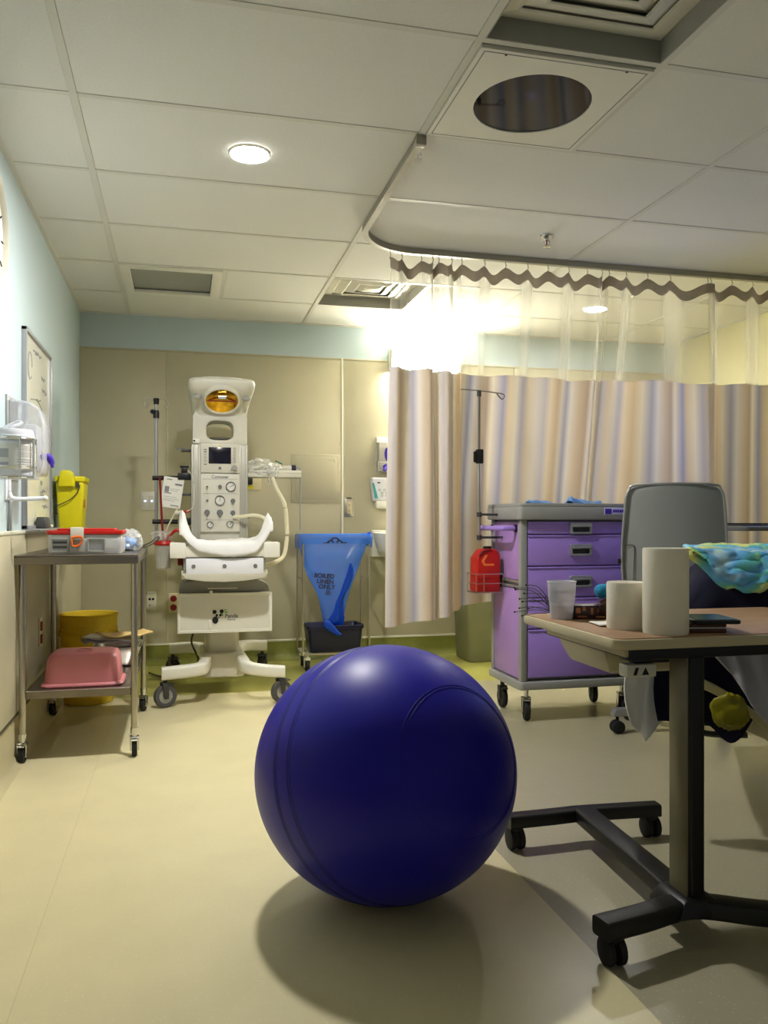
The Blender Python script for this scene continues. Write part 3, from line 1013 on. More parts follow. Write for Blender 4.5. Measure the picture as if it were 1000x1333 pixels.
# sharps container
t = thing('sharps_container', 'yellow sharps container with wire handle on the wall behind the trolley', 'sharps container', (-.57, 4.74, .90))
MB().taper((-.625, -.515, 4.66, 4.82), (-.64, -.50, 4.63, 4.85), .885, 1.185).build('body', M['yellow'], t, world=True, bevel=.012, seg=3)
MB().box(-.645, -.493, 4.625, 4.855, 1.185, 1.215).build('lid', M['yellow'], t, world=True, bevel=.008, seg=3)
lidm = MB().prism([(-.625, 1.16), (-.615, 1.235), (-.60, 1.246), (-.565, 1.243), (-.548, 1.232), (-.54, 1.16)], 4.60, 4.625).build('flap', M['yellow'], t, world=True, bevel=.005)
MB().tube(curve_pts([(-.52, 4.625, 1.17), (-.53, 4.622, 1.13), (-.57, 4.622, 1.09), (-.63, 4.63, 1.06)], 6), .003, 6).build('wire_handle', M['trim_dark'], t, world=True)
MB().box(-.538, -.522, 4.618, 4.628, 1.155, 1.185).build('clasp', M['trim_dark'], t, world=True, bevel=.002)
MB().prism([(4.68, 1.05), (4.73, 1.05), (4.73, 1.12), (4.68, 1.12)], -.5085, -.5045, 'x').build('warning_label', M['red'], t, world=True)
w = MB()
for z in (.92, 1.02, 1.12):
    w.tube([(XL, 4.60, z), (-.647, 4.60, z), (-.647, 4.88, z), (XL, 4.88, z)], .003, 6)
w.build('wall_bracket', M['trim_dark'], t, world=True)

# red outlet on left wall
t = thing('wall_outlet', 'wall outlet plate with red sockets seen through the trolley', 'outlet', (XL + .012, 4.18, .39))
MB().box(XL + .012, XL + .018, 4.145, 4.215, .39, .525).build('plate', M['beige'], t, world=True, bevel=.002)
for z in (.425, .485):
    MB().box(XL + .018, XL + .024, 4.16, 4.20, z - .022, z + .022).build('socket', M['darkred'], t, world=True, bevel=.004)

# ------------------------------------------------------------------ casters
def caster(parent, x, y, r, wheel_m, fork_m, width=.024, top=None, hub_m=None, trail=(0, -.012), turn=0, brake=True):
    """caster standing on the floor at x, y (world), parts: fork > wheel, hub"""
    top = top if top is not None else 2 * r + .03
    cs, sn = math.cos(turn), math.sin(turn)      # wheel axle direction (cs, sn)
    cx, cy = x, y
    f = MB()
    R_ = T(cx, cy, 0) @ Matrix.Rotation(turn, 4, 'Z')
    for s_ in (-1, 1):
        f.prism([(-.012, r - .012), (.012, r - .012), (.020, 2 * r + .004), (-.014, 2 * r + .004)], s_ * (width / 2 + .004), s_ * (width / 2 + .009), 'x', R_)
    f.box(-width / 2 - .009, width / 2 + .009, -.016, .022, 2 * r + .004, 2 * r + .010, R_)
    f.cyl((cx, cy, 2 * r + .009), (cx, cy, top), .011)
    if brake:
        f.box(-width / 2 - .004, width / 2 + .004, -.016 - r * .5, -.012, 2 * r - .004, 2 * r + .003, R_)
    fo = f.build('caster', fork_m, parent, world=True, bevel=.0015, seg=1)
    w = MB()
    a = Vector((cs, sn, 0)) * width / 2
    c = Vector((cx, cy, r))
    M4 = T(*c) @ Matrix.Rotation(turn, 4, 'Z') @ RY(90)
    w.lathe([(r * .62, -width / 2), (r * .94, -width / 2), (r, -width * .3), (r, width * .3), (r * .94, width / 2), (r * .62, width / 2), (r * .62, -width / 2)], n=28, M=M4, cap=False)
    w.build('wheel', wheel_m, fo, world=True)
    MB().lathe([(.001, -width * .4), (r * .63, -width * .4), (r * .63, width * .4), (.001, width * .4)], n=24, M=M4, cap=False).build('hub', hub_m or M['rubber_grey'], fo, world=True)
    return fo


# ------------------------------------------------------------------ stainless trolley
t = thing('instrument_trolley', 'stainless steel two shelf trolley by the pale blue wall', 'trolley', (-.415, 4.03, 0))
X0, X1, Y0, Y1 = -.625, -.19, 3.61, 4.45
top = MB().box(-.652, -.172, 3.56, 4.50, .835, .842)
for bx in ((-.652, -.172, 3.56, 3.566), (-.652, -.172, 4.494, 4.50), (-.652, -.646, 3.566, 4.494), (-.178, -.172, 3.566, 4.494)):
    top.box(*bx, .803, .835)
top.build('top_shelf', M['steel_dark'], t, world=True, bevel=.002, seg=1)
sh = MB().box(X0 + .013, X1 - .013, Y0 + .012, Y1 - .012, .280, .286)
for bx in ((X0 + .013, X1 - .013, Y0 - .003, Y0 + .012), (X0 + .013, X1 - .013, Y1 - .012, Y1)):
    sh.box(*bx, .255, .288)
for bx in ((X0 + .008, X0 + .013, Y0 + .012, Y1 - .012), (X1 - .013, X1 - .008, Y0 + .012, Y1 - .012)):
    sh.box(*bx, .255, .288)
sh.build('lower_shelf', M['steel_dark'], t, world=True, bevel=.002, seg=1)
for x in (X0, X1):
    for y in (Y0, Y1):
        MB().cyl((x, y, .115), (x, y, .835), .0135, n=20).build('leg', M['steel'], t, world=True)
        MB().cyl((x, y, .095), (x, y, .118), .016, n=16).build('caster_socket', M['chrome'], t, world=True)
        caster(t, x, y, .036, M['rubber'], M['chrome'], .02, .10, M['rubber_grey'], turn=random.uniform(-.3, .3))

# instrument case on the trolley
t = thing('instrument_case', 'grey metal sterilising case with red lid and orange lock', 'instrument case', (-.388, 3.75, .842))
hw, hd = .146, .115
MB().prism(rrect(-hw, hw, -hd, hd, .02), 0, .082, 'z').build('body', M['case'], t, bevel=.004, seg=2)
MB().prism(rrect(-hw - .006, hw + .006, -hd - .006, hd + .006, .024), .082, .098, 'z').build('lid', M['red'], t, bevel=.003)
MB().prism(rrect(-hw + .03, hw - .03, -hd + .03, hd - .03, .02), .098, .106, 'z').build('lid_ridge', M['red'], t, bevel=.004)
for x0, x1 in ((-.132, -.062), (.010, .082)):
    o = [(x0, .008), (x1, .008), (x1, .066), (x0, .066)]
    i = [(x0 + .006, .014), (x1 - .006, .014), (x1 - .006, .060), (x0 + .006, .060)]
    MB().ring(o, i, -hd - .008, -hd, 'y').build('handle_frame', M['grey'], t, bevel=.0015)
    MB().box(x0 + .006, x1 - .006, -hd - .002, -hd + .001, .014, .060).build('handle_plate', M['alu'], t)
for z in (.025, .044):
    MB().box(-.124, -.070, -hd - .005, -hd - .001, z, z + .010).build('slot', M['dark_grey'], t)
MB().box(-.056, -.004, -hd - .013, -hd + .001, .058, .112).build('latch', M['offwhite'], t, bevel=.003)
MB().box(-.060, .0, -hd - .008, -hd + .001, .006, .058).build('latch_plate', M['grey'], t, bevel=.003)
MB().tube(curve_pts([(-.05, -hd - .018, .07), (-.046, -hd - .018, .036), (-.024, -hd - .018, .036), (-.012, -hd - .018, .05), (-.012, -hd - .018, .072), (-.05, -hd - .018, .07)], 4), .004, 8).build('lock', M['orange'], t)

# clear bag with blue drape
def crumple(c, r, sq, seed, amp=.35, n=18, freq=3.0):
    mb = MB()
    mb.ball((0, 0, 0), 1, n)
    for k, v in enumerate(mb.v):
        d = 1 + amp * noise.noise(v * freq * .6 + Vector((seed, seed * 2, 0))) + amp * .5 * abs(noise.noise(v * freq * 1.7 + Vector((0, seed, 5))))
        p = Vector((v.x * sq[0], v.y * sq[1], v.z * sq[2])) * d * r
        mb.v[k] = Vector(c) + p
    return mb


t = thing('drape_pack', 'clear plastic bag with a folded blue drape on the steel trolley', 'plastic bag', (-.245, 4.0, .842))
mb = crumple((-.238, 4.02, .872), .055, (.75, 1.1, .55), 3, .3)
for k, v in enumerate(mb.v):
    v.z = max(v.z, .844)
mb.build('drape', M['bluesheet'], t, world=True, smooth=60)
mb = crumple((-.238, 4.02, .885), .075, (.78, 1.15, .70), 8, .35)
for v in mb.v:
    v.z = max(v.z, .8425)
mb.build('film', M['film'], t, world=True, smooth=25)
ol = MB().tube(curve_pts([(-.20, 4.45, .846), (-.17, 4.46, .85), (-.135, 4.47, .868), (-.11, 4.475, .892), (-.125, 4.475, .895), (-.155, 4.465, .868), (-.20, 4.47, .848)], 5), .004, 6).build('cable_loop', M['trim_dark'])
tag(ol, 'thin dark cable loop over the back corner of the steel trolley', 'cable')

# pink basin (upside down)
t = thing('wash_bowl', 'dusty pink plastic basin upside down on the lower trolley shelf', 'basin', (-.405, 3.79, .288))
rg = []
for (z, k, q) in ((0, 1, .155), (.004, 1.01, .155), (.010, .99, .15), (.014, .93, .145), (.06, .90, .14), (.11, .86, .13), (.128, .80, .115), (.133, .7, .10), (.133, .05, .01)):
    rg.append([(p[0] * k, p[1] * k, z) for p in rrect(-.165, .165, -.13, .13, .05, 6)])
MB().loft(rg).build('bowl', M['pink'], t, smooth=50)
MB().lathe([(.03, 0), (.034, 0), (.034, .003), (.03, .003), (.03, 0)], (0, 0, .133), 24, cap=False).build('base_ring', M['pink'], t)

# steel dish with papers
t = thing('steel_dish', 'shiny steel dish behind the pink basin on the lower shelf', 'dish', (-.30, 4.22, .288))
rg = []
for (z, k) in ((0, .62), (.006, .66), (.05, .82), (.09, .96), (.098, 1.04), (.096, .98), (.09, .92), (.05, .78), (.012, .6), (.01, .05)):
    rg.append([(p[0] * k, p[1] * k, z) for p in rrect(-.12, .12, -.13, .13, .06, 6)])
MB().loft(rg).build('bowl', M['chrome'], t, smooth=50)
packm = [mat('manila_wrap', (226, 196, 128), .7, var=.08, scale=20), M['paper'], mat('lilac_wrap', (176, 168, 178), .7, var=.05, scale=20)]
for k, (dx, dy, a, mi, lab) in enumerate([(-.04, 0, 14, 2, 'lilac grey paper packet lowest in the steel dish'), (-.03, .02, -8, 1, 'white paper packet between the others on the steel dish'), (.03, -.02, 22, 0, 'buff paper packet on top over the steel dish')]):
    mb = MB()
    zb = .392 + k * .016
    A = T(-.30 + dx, 4.22 + dy, zb) @ RZ(a)

    def fn(a_, b_, k=k):
        u_, v_ = a_ - .5, b_ - .5
        return A @ Vector((u_ * .24, v_ * .14, .012 * math.sin(a_ * 5 + k) * (u_ * 2) ** 2 + .007 * noise.noise(Vector((a_ * 5, b_ * 4, k * 3))) + .006))
    mb.grid(fn, 14, 8)
    o = mb.build('paper_packet', packm[mi], solid=.006, smooth=40)
    tag(o, lab, 'packet')

# yellow bucket
t = thing('yellow_bucket', 'large yellow open bucket on the floor behind the trolley', 'bucket', (-.487, 4.76, 0))
MB().lathe([(.001, .0), (.122, 0), (.128, .006), (.142, .30), (.146, .38), (.150, .385), (.150, .40), (.146, .402), (.150, .47), (.154, .475), (.152, .48), (.146, .476), (.138, .30), (.122, .012), (.001, .012)], n=48, cap=False).build('pail', M['bucket'], t)
MB().lathe([(.150, .36), (.153, .362), (.153, .378), (.150, .38)], n=48, cap=False).build('band', M['bucket'], t)
MB().box(-.03, .03, -.158, -.146, .36, .43).build('handle_lug', M['bucket'], t, bevel=.004)

# ------------------------------------------------------------------ infant warmer
t = thing('infant_warmer', 'tall white infant warmer with amber heat lamp and gauges', 'infant warmer', (.22, 4.95, 0))
wm = t
bw = dict(world=True)
# column with side channels
MB().box(.070, .375, 5.0, 5.2, .62, 1.43).build('column', M['offwhite'], t, bevel=.008, **bw)
for x0, x1 in ((.056, .110), (.335, .385)):
    MB().box(x0, x0 + .014, 4.985, 5.19, .66, 1.43).box(x1 - .014, x1, 4.985, 5.19, .66, 1.43).box(x0, x1, 4.996, 5.19, .66, 1.43).build('side_channel', M['channel'], t, bevel=.002, **bw)
# head with opening
N = 40
inner, outer = [], []
for k in range(N):
    a = 2 * PI * k / N
    ca, sa = math.cos(a), math.sin(a)
    rx, rz = .080, .058
    e_ = .6
    inner.append((.2225 + rx * (abs(ca) ** e_) * (1 if ca > 0 else -1), 1.515 + rz * (abs(sa) ** (.75 if sa > 0 else e_)) * (1 if sa > 0 else -1)))
    q = min(.158 / max(1e-6, abs(ca)), (.105 if sa > 0 else .088) / max(1e-6, abs(sa)))
    outer.append((.2225 + q * ca, 1.515 + q * sa))
head = MB()
head.ring(outer, inner, 4.995, 5.19)
head.build('neck', M['offwhite'], t, smooth=40, bevel=.004, **bw)
MB().prism([(.145, 1.462), (.30, 1.462), (.28, 1.474), (.165, 1.474)], 4.999, 5.18).build('neck_ledge', M['trim_dark'], t, **bw)
rg = []
for z, w_, fy in ((1.60, .158, 4.995), (1.625, .160, 4.985), (1.65, .164, 4.955), (1.69, .172, 4.90), (1.725, .182, 4.855), (1.745, .188, 4.835), (1.775, .190, 4.825), (1.792, .184, 4.83), (1.800, .172, 4.845)):
    P = []
    for (px_, py_) in rrect(-w_, w_, fy, 5.20, .05, 6):
        P.append((.2300 - .0075 * (1.80 - z) / .2 + px_, py_, z))
    rg.append(P)
MB().loft(rg).build('head', M['offwhite'], t, smooth=50, **bw)
rg = []
for z, w_ in ((1.798, .135), (1.812, .125), (1.818, .10)):
    rg.append([(.23 + p[0], p[1], z) for p in rrect(-w_, w_, 4.88 + (.135 - w_), 5.17, .045, 6)])
MB().loft(rg).build('head_cap', M['white'], t, smooth=50, **bw)
A = T(.229, 4.890, 1.672) @ RX(143)
lp = MB().lathe([(.092, -.03), (.106, -.03), (.106, .0), (.10, .005), (.092, .0), (.092, -.03)], n=40, M=A, cap=False).build('lamp_rim', M['offwhite'], t, **bw)
MB().lathe([(.001, -.020), (.03, -.018), (.055, -.013), (.075, -.008), (.093, -.001)], n=24, M=A, cap=False).build('lamp_reflector', M['gold'], t, smooth=20, **bw)
MB().cyl(A @ Vector((-.022, .03, -.006)), A @ Vector((.022, .03, -.006)), .015).build('lamp_bulb', M['chrome'], t, **bw)
MB().cyl(A @ Vector((-.085, -.004, -.006)), A @ Vector((.085, -.004, -.006)), .0035).build('lamp_guard', M['darkred'], t, **bw)
for sx_ in (-1, 1):
    MB().ball((.229 + sx_ * .138, 4.875, 1.69), .028, 10, (.9, .35, .55)).build('side_lens', M['grey'], t, **bw)
# display module
d = MB().box(.110, .336, 4.975, 5.0, 1.262, 1.432).build('display_panel', M['offwhite'], t, bevel=.005, **bw)
MB().box(.156, .286, 4.972, 4.976, 1.316, 1.413).build('screen', M['screen_dark'], d, bevel=.0015, **bw)
for (x, z) in [(.136, 1.372 - .0), (.136, 1.352), (.136, 1.332), (.306, 1.405), (.306, 1.386), (.306, 1.367), (.306, 1.348), (.306, 1.329)]:
    MB().lathe([(.0055, 0), (.0078, 0), (.0078, .002), (.0055, .002), (.0055, 0)], (x, 4.9755, z), 12, RX(90), cap=False).build('button', M['mid_grey'], d, **bw)
for z in (1.398, 1.386, 1.312):
    MB().box(.128, .146, 4.9735, 4.9755, z - .003, z + .003).build('icon', M['mid_grey'], d, **bw)
MB().cyl((.221, 4.966, 1.290), (.221, 4.976, 1.290), .009).build('button', M['mid_grey'], d, **bw)
kb = MB().cyl((.305, 4.950, 1.292), (.305, 4.976, 1.292), .016)
kb.cyl((.286, 4.956, 1.286), (.305, 4.956, 1.292), .007, n=8)
kb.build('knob', M['grey'], d, smooth=30, **bw)
MB().box(.214, .228, 4.9735, 4.9755, 1.417, 1.426).build('alarm_mark', M['yellow'], d, **bw)
MB().box(.066, .104, 4.9825, 4.9855, 1.437, 1.462).build('maker_sticker', M['paper'], t, **bw)
MB().ball((.074, 4.982, 1.449), .006, 6, (1, .2, 1)).build('sticker_print', M['ink'], t, **bw)
# gauge module
g = MB().box(.110, .336, 4.978, 5.0, .915, 1.258).build('gauge_panel', M['offwhite'], t, bevel=.005, **bw)
text('panel_lettering', 'Comoser', .026, T(.222, 4.9775, 1.239) @ RX(90), M['ink_grey'], g)
for z in (1.225, 1.140, .985):
    MB().box(.120, .326, 4.9768, 4.9785, z - .0008, z + .0008).build('panel_line', M['ink_grey'], g, **bw)


def gauge(x, z, r, ang):
    q = MB().lathe([(r * .86, -.002), (r * .88, .012), (r, .012), (r, -.002)], (x, 4.978, z), 32, RX(90), cap=False).build('gauge', M['dark_grey'], g, **bw)
    MB().lathe([(.0005, .004), (r * .88, .004)], (x, 4.978, z), 32, RX(90), cap=False).build('dial_face', M['paper'], g, **bw)
    mk = MB()
    for k in range(9):
        a = math.radians(-135 + 270 * k / 8)
        mk.tube([(x + r * .8 * math.sin(a), 4.9735, z + r * .8 * math.cos(a)), (x + r * .6 * math.sin(a), 4.9735, z + r * .6 * math.cos(a))], .0009, 4)
    mk.build('dial_marks', M['ink_grey'], g, **bw)
    a = math.radians(ang)
    MB().tube([(x - r * .2 * math.sin(a), 4.973, z - r * .2 * math.cos(a)), (x + r * .7 * math.sin(a), 4.973, z + r * .7 * math.cos(a))], .0014, 5).build('needle', M['ink'], g, **bw)


gauge(.284, 1.182, .029, 60)
gauge(.221, 1.100, .029, 0)
gauge(.165, .958, .019, 45)
gauge(.279, .960, .019, 45)
for (x, z, r) in ((.148, 1.182, .0065), (.148, 1.100, .0065), (.222, 1.182, .011), (.297, 1.098, .014), (.147, 1.030, .016), (.221, 1.028, .018), (.296, 1.028, .015)):
    n_ = 14
    kb = MB().lathe([(r, 0), (r, .006), (r * .8, .02), (.0005, .02)], (x, 4.978, z), n_, RX(90), cap=False)
    if r > .012:
        kb.box(x - r * .25, x + r * .25, 4.952, 4.96, z - r * 1.6, z + r * .4)
    kb.build('knob', M['mid_grey'], g, smooth=25, **bw)
# platform, mattress tray
MB().prism([(-.0 + .0, .705), (.02, .676), (.12, .662), (.22, .658), (.32, .662), (.43, .676), (.45, .705)], 4.44, 4.47).build('bumper', M['offwhite'], t, bevel=.004, **bw)
MB().box(.0, .45, 4.47, 5.02, .672, .72).build('platform', M['offwhite'], t, bevel=.008, **bw)
MB().box(.01, .44, 4.455, 5.0, .72, .80).build('bed_frame', M['grey'], t, bevel=.006, **bw)
fp = MB().box(.024, .426, 4.44, 4.452, .700, .783).build('front_flap', M['cool_white'], t, bevel=.003, **bw)
for x in (.062, .221, .382):
    MB().lathe([(.0005, .004), (.006, .006), (.0105, .004), (.0105, 0)], (x, 4.440, .742), 18, RX(90), cap=False).build('flap_stud', M['mid_grey'], fp, **bw)
MB().box(.02, .43, 4.445, 4.46, .790, .85).build('front_wall', M['white'], t, bevel=.003, **bw)
for x0, x1 in ((-.058, .024), (.426, .512)):
    MB().box(x0, x1, 4.43, 4.55, .785, .866).build('corner_block', M['white'], t, bevel=.006, **bw)
    MB().box(x0 if x0 < 0 else x1 - .02, x0 + .02 if x0 < 0 else x1, 4.55, 4.97, .79, .86).build('side_wall', M['frost'], t, bevel=.003, **bw)
MB().box(.02, .43, 4.47, 4.96, .80, .862).build('mattress', M['white'], t, bevel=.012, seg=3, **bw)
# drawer box
MB().box(0, .468, 4.62, 5.05, .385, .585).build('drawer_box', M['offwhite'], t, bevel=.01, **bw)
dfr = MB().box(-.02, .487, 4.60, 4.62, .372, .587).build('drawer_front', M['white'], t, bevel=.006, **bw)
o_ = [(-.02, .372), (.487, .372), (.487, .587), (-.02, .587)]
i_ = [(-.006, .388), (.473, .388), (.473, .571), (-.006, .571)]
MB().ring(o_, i_, 4.594, 4.601).build('drawer_rim', M['white'], dfr, bevel=.002, **bw)
MB().box(.142, .158, 4.592, 4.603, .40, .44).box(.148, .166, 4.592, 4.603, .565, .60).build('drawer_clip', M['white'], dfr, bevel=.002, **bw)
hood = []
for k in range(13):
    a = PI * k / 12
    hood.append((.233 + .252 * math.cos(a) if 0 else .233 + .245 * (abs(math.cos(a)) ** .45) * (1 if math.cos(a) > 0 else -1), .587 + .07 * (math.sin(a) ** .6 if math.sin(a) > 1e-6 else 0)))
MB().prism(hood, 4.64, 5.0).build('drawer_cover', M['grey'], t, bevel=.006, **bw)
MB().box(.14, .30, 4.632, 4.642, .606, .612).build('cover_slot', M['white'], t, **bw)
# logo on drawer: bear face, bamboo, lettering
lg = MB().box(.185, .312, 4.5985, 4.6005, .430, .482).build('logo_sticker', M['paper'], dfr, **bw)
A = T(.196, 4.598, .462) @ Matrix.Diagonal((1.35, 1, 1.35, 1))
MB().lathe([(.0005, .001), (.020, .001), (.020, 0), (.0005, 0)], M=A @ RX(90), n=24, cap=False).build('logo_bear', M['paper'], dfr, **bw)
pt = MB()
for (dx, dz, r, e_) in ((-.015, .017, .008, 1), (.013, .019, .008, 1), (-.006, .003, .005, 1.2), (.008, .004, .005, 1.2), (.002, -.006, .003, 1), (-.012, -.016, .012, 1.2)):
    pt.lathe([(.0005, .0016), (r, .0016), (r, 0), (.0005, 0)], M=A @ T(dx, -.001, dz) @ RX(90) @ Matrix.Diagonal((1, e_, 1, 1)), n=14, cap=False)
pt.build('logo_bear_patches', M['ink'], dfr, **bw)
bmb = MB()
bmb.prism([(.215, .462), (.222, .462), (.216, .498), (.209, .498)], 4.5965, 4.598)
bmb.prism([(.222, .478), (.238, .486), (.252, .484), (.240, .478)], 4.5965, 4.598)
bmb.prism([(.220, .488), (.232, .497), (.244, .497), (.232, .490)], 4.5965, 4.598)
bmb.build('logo_bamboo', M['ink_green'], dfr, **bw)
text('logo_lettering', 'Panda', .030, T(.266, 4.5975, .461) @ RX(90), M['ink_grey'], dfr)
text('logo_lettering', 'Warmer', .013, T(.266, 4.5975, .441) @ RX(90), M['ink_grey'], dfr)
# pedestal
MB().prism(rrect(.135, .322, 4.80, 5.12, .03), .215, .40, 'z').build('pedestal', M['offwhite'], t, bevel=.004, **bw)
MB().prism(rrect(.108, .350, 4.75, 5.16, .04), .098, .235, 'z').build('pedestal_base', M['offwhite'], t, bevel=.012, seg=3, **bw)


def leg(pts, w_, h_, rr_=.014):
    pts = curve_pts(pts, 6)
    mb = MB()
    rg = []
    for k, p in enumerate(pts):
        a = pts[max(0, k - 1)]
        b_ = pts[min(len(pts) - 1, k + 1)]
        d_ = (b_ - a)
        d_.z = 0
        d_.normalize()
        nn = Vector((-d_.y, d_.x, 0))
        rg.append([p + nn * u_ + Vector((0, 0, w2)) for u_, w2 in rrect(-w_ / 2, w_ / 2, -h_ / 2, h_ / 2, rr_, 3)])
    mb.loft(rg)
    return mb


leg([(.14, 4.86, .190), (.125, 4.66, .192), (.105, 4.55, .190), (.04, 4.515, .186), (-.10, 4.505, .178)], .062, .066).build('leg', M['white'], t, smooth=50, **bw)
leg([(.33, 4.86, .190), (.335, 4.66, .192), (.345, 4.55, .188), (.41, 4.50, .178), (.545, 4.485, .165)], .062, .062).build('leg', M['white'], t, smooth=50, **bw)
leg([(.14, 5.05, .190), (.12, 5.20, .192), (.09, 5.30, .190), (.03, 5.345, .186), (-.07, 5.36, .180)], .062, .066).build('leg', M['white'], t, smooth=50, **bw)
leg([(.32, 5.05, .190), (.34, 5.20, .192), (.37, 5.30, .190), (.43, 5.345, .186), (.53, 5.36, .180)], .062, .066).build('leg', M['white'], t, smooth=50, **bw)
for (x, y, a) in ((-.082, 4.507, .35), (.525, 4.485, .45), (-.05, 5.36, .6), (.505, 5.36, -.4)):
    caster(t, x, y, .060, M['rubber_grey'] if y < 5 else M['rubber'], M['dark_grey'], .034, .15, M['alu'] if y < 5 else M['dark_grey'], turn=a + PI / 2 if y < 5 else a)
# pole with hooks on the left
MB().cyl((-.143, 5.06, .85), (-.143, 5.06, 1.69), .0095, n=14).build('pole', M['alu'], t, **bw)
MB().cyl((-.143, 5.06, 1.665), (-.143, 5.06, 1.70), .015, .018).build('pole_cap', M['black'], t, **bw)
MB().lathe([(.018, 1.585), (.018, 1.615), (.014, 1.63), (.001, 1.63)], (-.143, 5.06, 0), 16, cap=False).ball((-.165, 5.06, 1.622), .013, 8).build('pole_clamp', M['black'], t, **bw)
for s_ in (-1, 1):
    MB().tube(curve_pts([(-.143, 5.06, 1.69), (-.143 + s_ * .035, 5.06, 1.702), (-.143 + s_ * .06, 5.06, 1.698 - .012 * (s_ > 0)), (-.143 + s_ * .068, 5.06, 1.66), (-.143 + s_ * .058, 5.06, 1.645), (-.143 + s_ * .05, 5.06, 1.665)], 5), .0042, 7).build('pole_hook', M['steel'], t, **bw)
for z in (1.232, .975):
    MB().cyl((-.165, 5.055, z), (-.02 if z < 1.1 else .005, 5.055, z), .0135, n=12).build('clamp_bar', M['black'], t, **bw)
MB().box(-.01, .06, 5.02, 5.09, .955, 1.0).build('clamp_block', M['black'], t, bevel=.005, **bw)
MB().box(-.02, .06, 5.02, 5.09, 1.222, 1.262).box(.0, .035, 5.03, 5.08, 1.262, 1.295).box(-.008, .044, 5.03, 5.08, 1.295, 1.306).build('clamp_block', M['black'], t, bevel=.004, **bw)
for (x, z) in ((.02, 1.395), (.02, 1.135)):
    MB().box(x - .02, .058, 5.03, 5.06, z - .008, z + .008).build('side_peg', M['dark_grey'], t, bevel=.003, **bw)
MB().box(.0, .03, 5.035, 5.04, 1.397, 1.403).box(-.03, .02, 5.035, 5.05, 1.398, 1.406).build('side_hook', M['mid_grey'], t, **bw)
# hanging card
A = T(-.052, 5.03, 1.146) @ RY(8)
cd = MB().box(-.058, .058, -.001, .001, -.09, .09, A).build('instruction_card', M['paper'], t, **bw)
pl = MB()
for (x0, x1, z0_, z1_) in ((-.04, -.01, .072, .078), (.01, .052, .044, .056), (-.045, -.005, -.008, -.002), (-.045, .03, -.028, -.026), (-.045, .045, -.04, -.038), (-.045, .02, -.05, -.048), (.0, .045, -.078, -.072), (-.045, -.02, .0, .034), (-.015, .04, .02, .022), (-.015, .03, .01, .012)):
    MB().box(x0, x1, -.0016, -.001, z0_, z1_, A).build('print_line', M['ink_grey'], cd, **bw)
# tubes
MB().tube(curve_pts([(-.122, 5.03, 1.235), (-.118, 5.03, 1.15), (-.112, 5.03, 1.02), (-.105, 5.03, .90), (-.10, 5.03, .84)]), .0065, 8).build('red_tube', M['darkred'], t, **bw)
MB().tube(curve_pts([(-.015, 5.02, 1.06), (-.05, 5.02, 1.0), (-.085, 5.02, .92), (-.09, 5.02, .85)]), .0045, 7).build('thin_tube', M['hose'], t, **bw)
MB().tube(curve_pts([(.04, 5.02, 1.275), (.065, 4.98, 1.23), (.072, 4.97, 1.14), (.066, 4.975, 1.06), (.03, 4.99, 1.035)]), .0035, 7).build('probe_cable', M['offwhite'], t, **bw)
MB().tube([(.05, 4.99, 1.04), (.01, 5.0, 1.03)], .008, 8).build('probe_plug', M['red'], t, **bw)
MB().tube([(.01, 5.0, 1.03), (-.035, 5.0, 1.025)], .012, 8).build('probe_connector', M['offwhite'], t, **bw)
# suction canister
sc = MB().lathe([(.001, .70), (.040, .70), (.042, .71), (.048, .84), (.045, .84), (.038, .712), (.001, .708)], (-.10, 5.0, 0), 28, cap=False).build('suction_jar', M['film'], t, **bw)
MB().lathe([(.001, .838), (.052, .838), (.056, .848), (.05, .862), (.02, .868), (.001, .868)], (-.10, 5.0, 0), 28, cap=False).build('jar_lid', M['red'], sc, **bw)
MB().tube(curve_pts([(-.10, 5.0, .86), (-.06, 4.99, .90), (-.03, 4.98, .925), (.0, 4.98, .92)]), .009, 8).build('red_hose', M['red'], t, **bw)
crumple((-.115, 4.98, .893), .04, (1.3, .8, .75), 4, .5, 12).build('hose_wrap', M['film'], t, smooth=25, **bw)
MB().box(-.02, .02, 4.97, 5.02, .72, .775).build('valve', M['darkred'], t, bevel=.006, **bw)
MB().box(.0, .05, 4.99, 5.04, .70, .78).build('regulator', M['offwhite'], t, bevel=.008, **bw)
# shelf on the right
MB().box(.376, .708, 5.02, 5.16, 1.243, 1.270).build('side_shelf', M['offwhite'], t, bevel=.004, **bw)
MB().box(.376, .708, 5.015, 5.022, 1.270, 1.285).build('shelf_lip', M['white'], t, bevel=.002, **bw)
MB().tube([(.66, 5.09, 1.308), (.712, 5.09, 1.308), (.714, 5.09, 1.30), (.714, 5.09, .925)], .0055, 8).build('drop_rod', M['alu'], t, **bw)
MB().box(.373, .40, 5.05, 5.075, .995, 1.012).build('side_peg', M['dark_grey'], t, bevel=.003, **bw)
hp = curve_pts([(.53, 5.0, 1.24), (.555, 4.98, 1.17), (.60, 4.97, 1.08), (.612, 4.96, .97), (.61, 4.94, .86), (.585, 4.90, .77), (.52, 4.85, .735), (.44, 4.84, .72)], 8)
MB().tube(hp, .0125, 10).build('hose', M['hose'], t, **bw)
MB().tube(curve_pts([(.297, 4.955, 1.0), (.35, 4.93, 1.005), (.41, 4.90, 1.012), (.46, 4.87, 1.0), (.49, 4.85, .97)]), .011, 10).build('hose', M['hose'], t, **bw)
MB().tube(curve_pts([(.10, 5.15, .36), (.06, 5.18, .25), (.10, 5.2, .12), (.02, 5.3, .012), (-.12, 5.35, .010), (-.2, 5.5, .010)]), .006, 7).build('power_cable', M['dark_grey'], t, **bw)

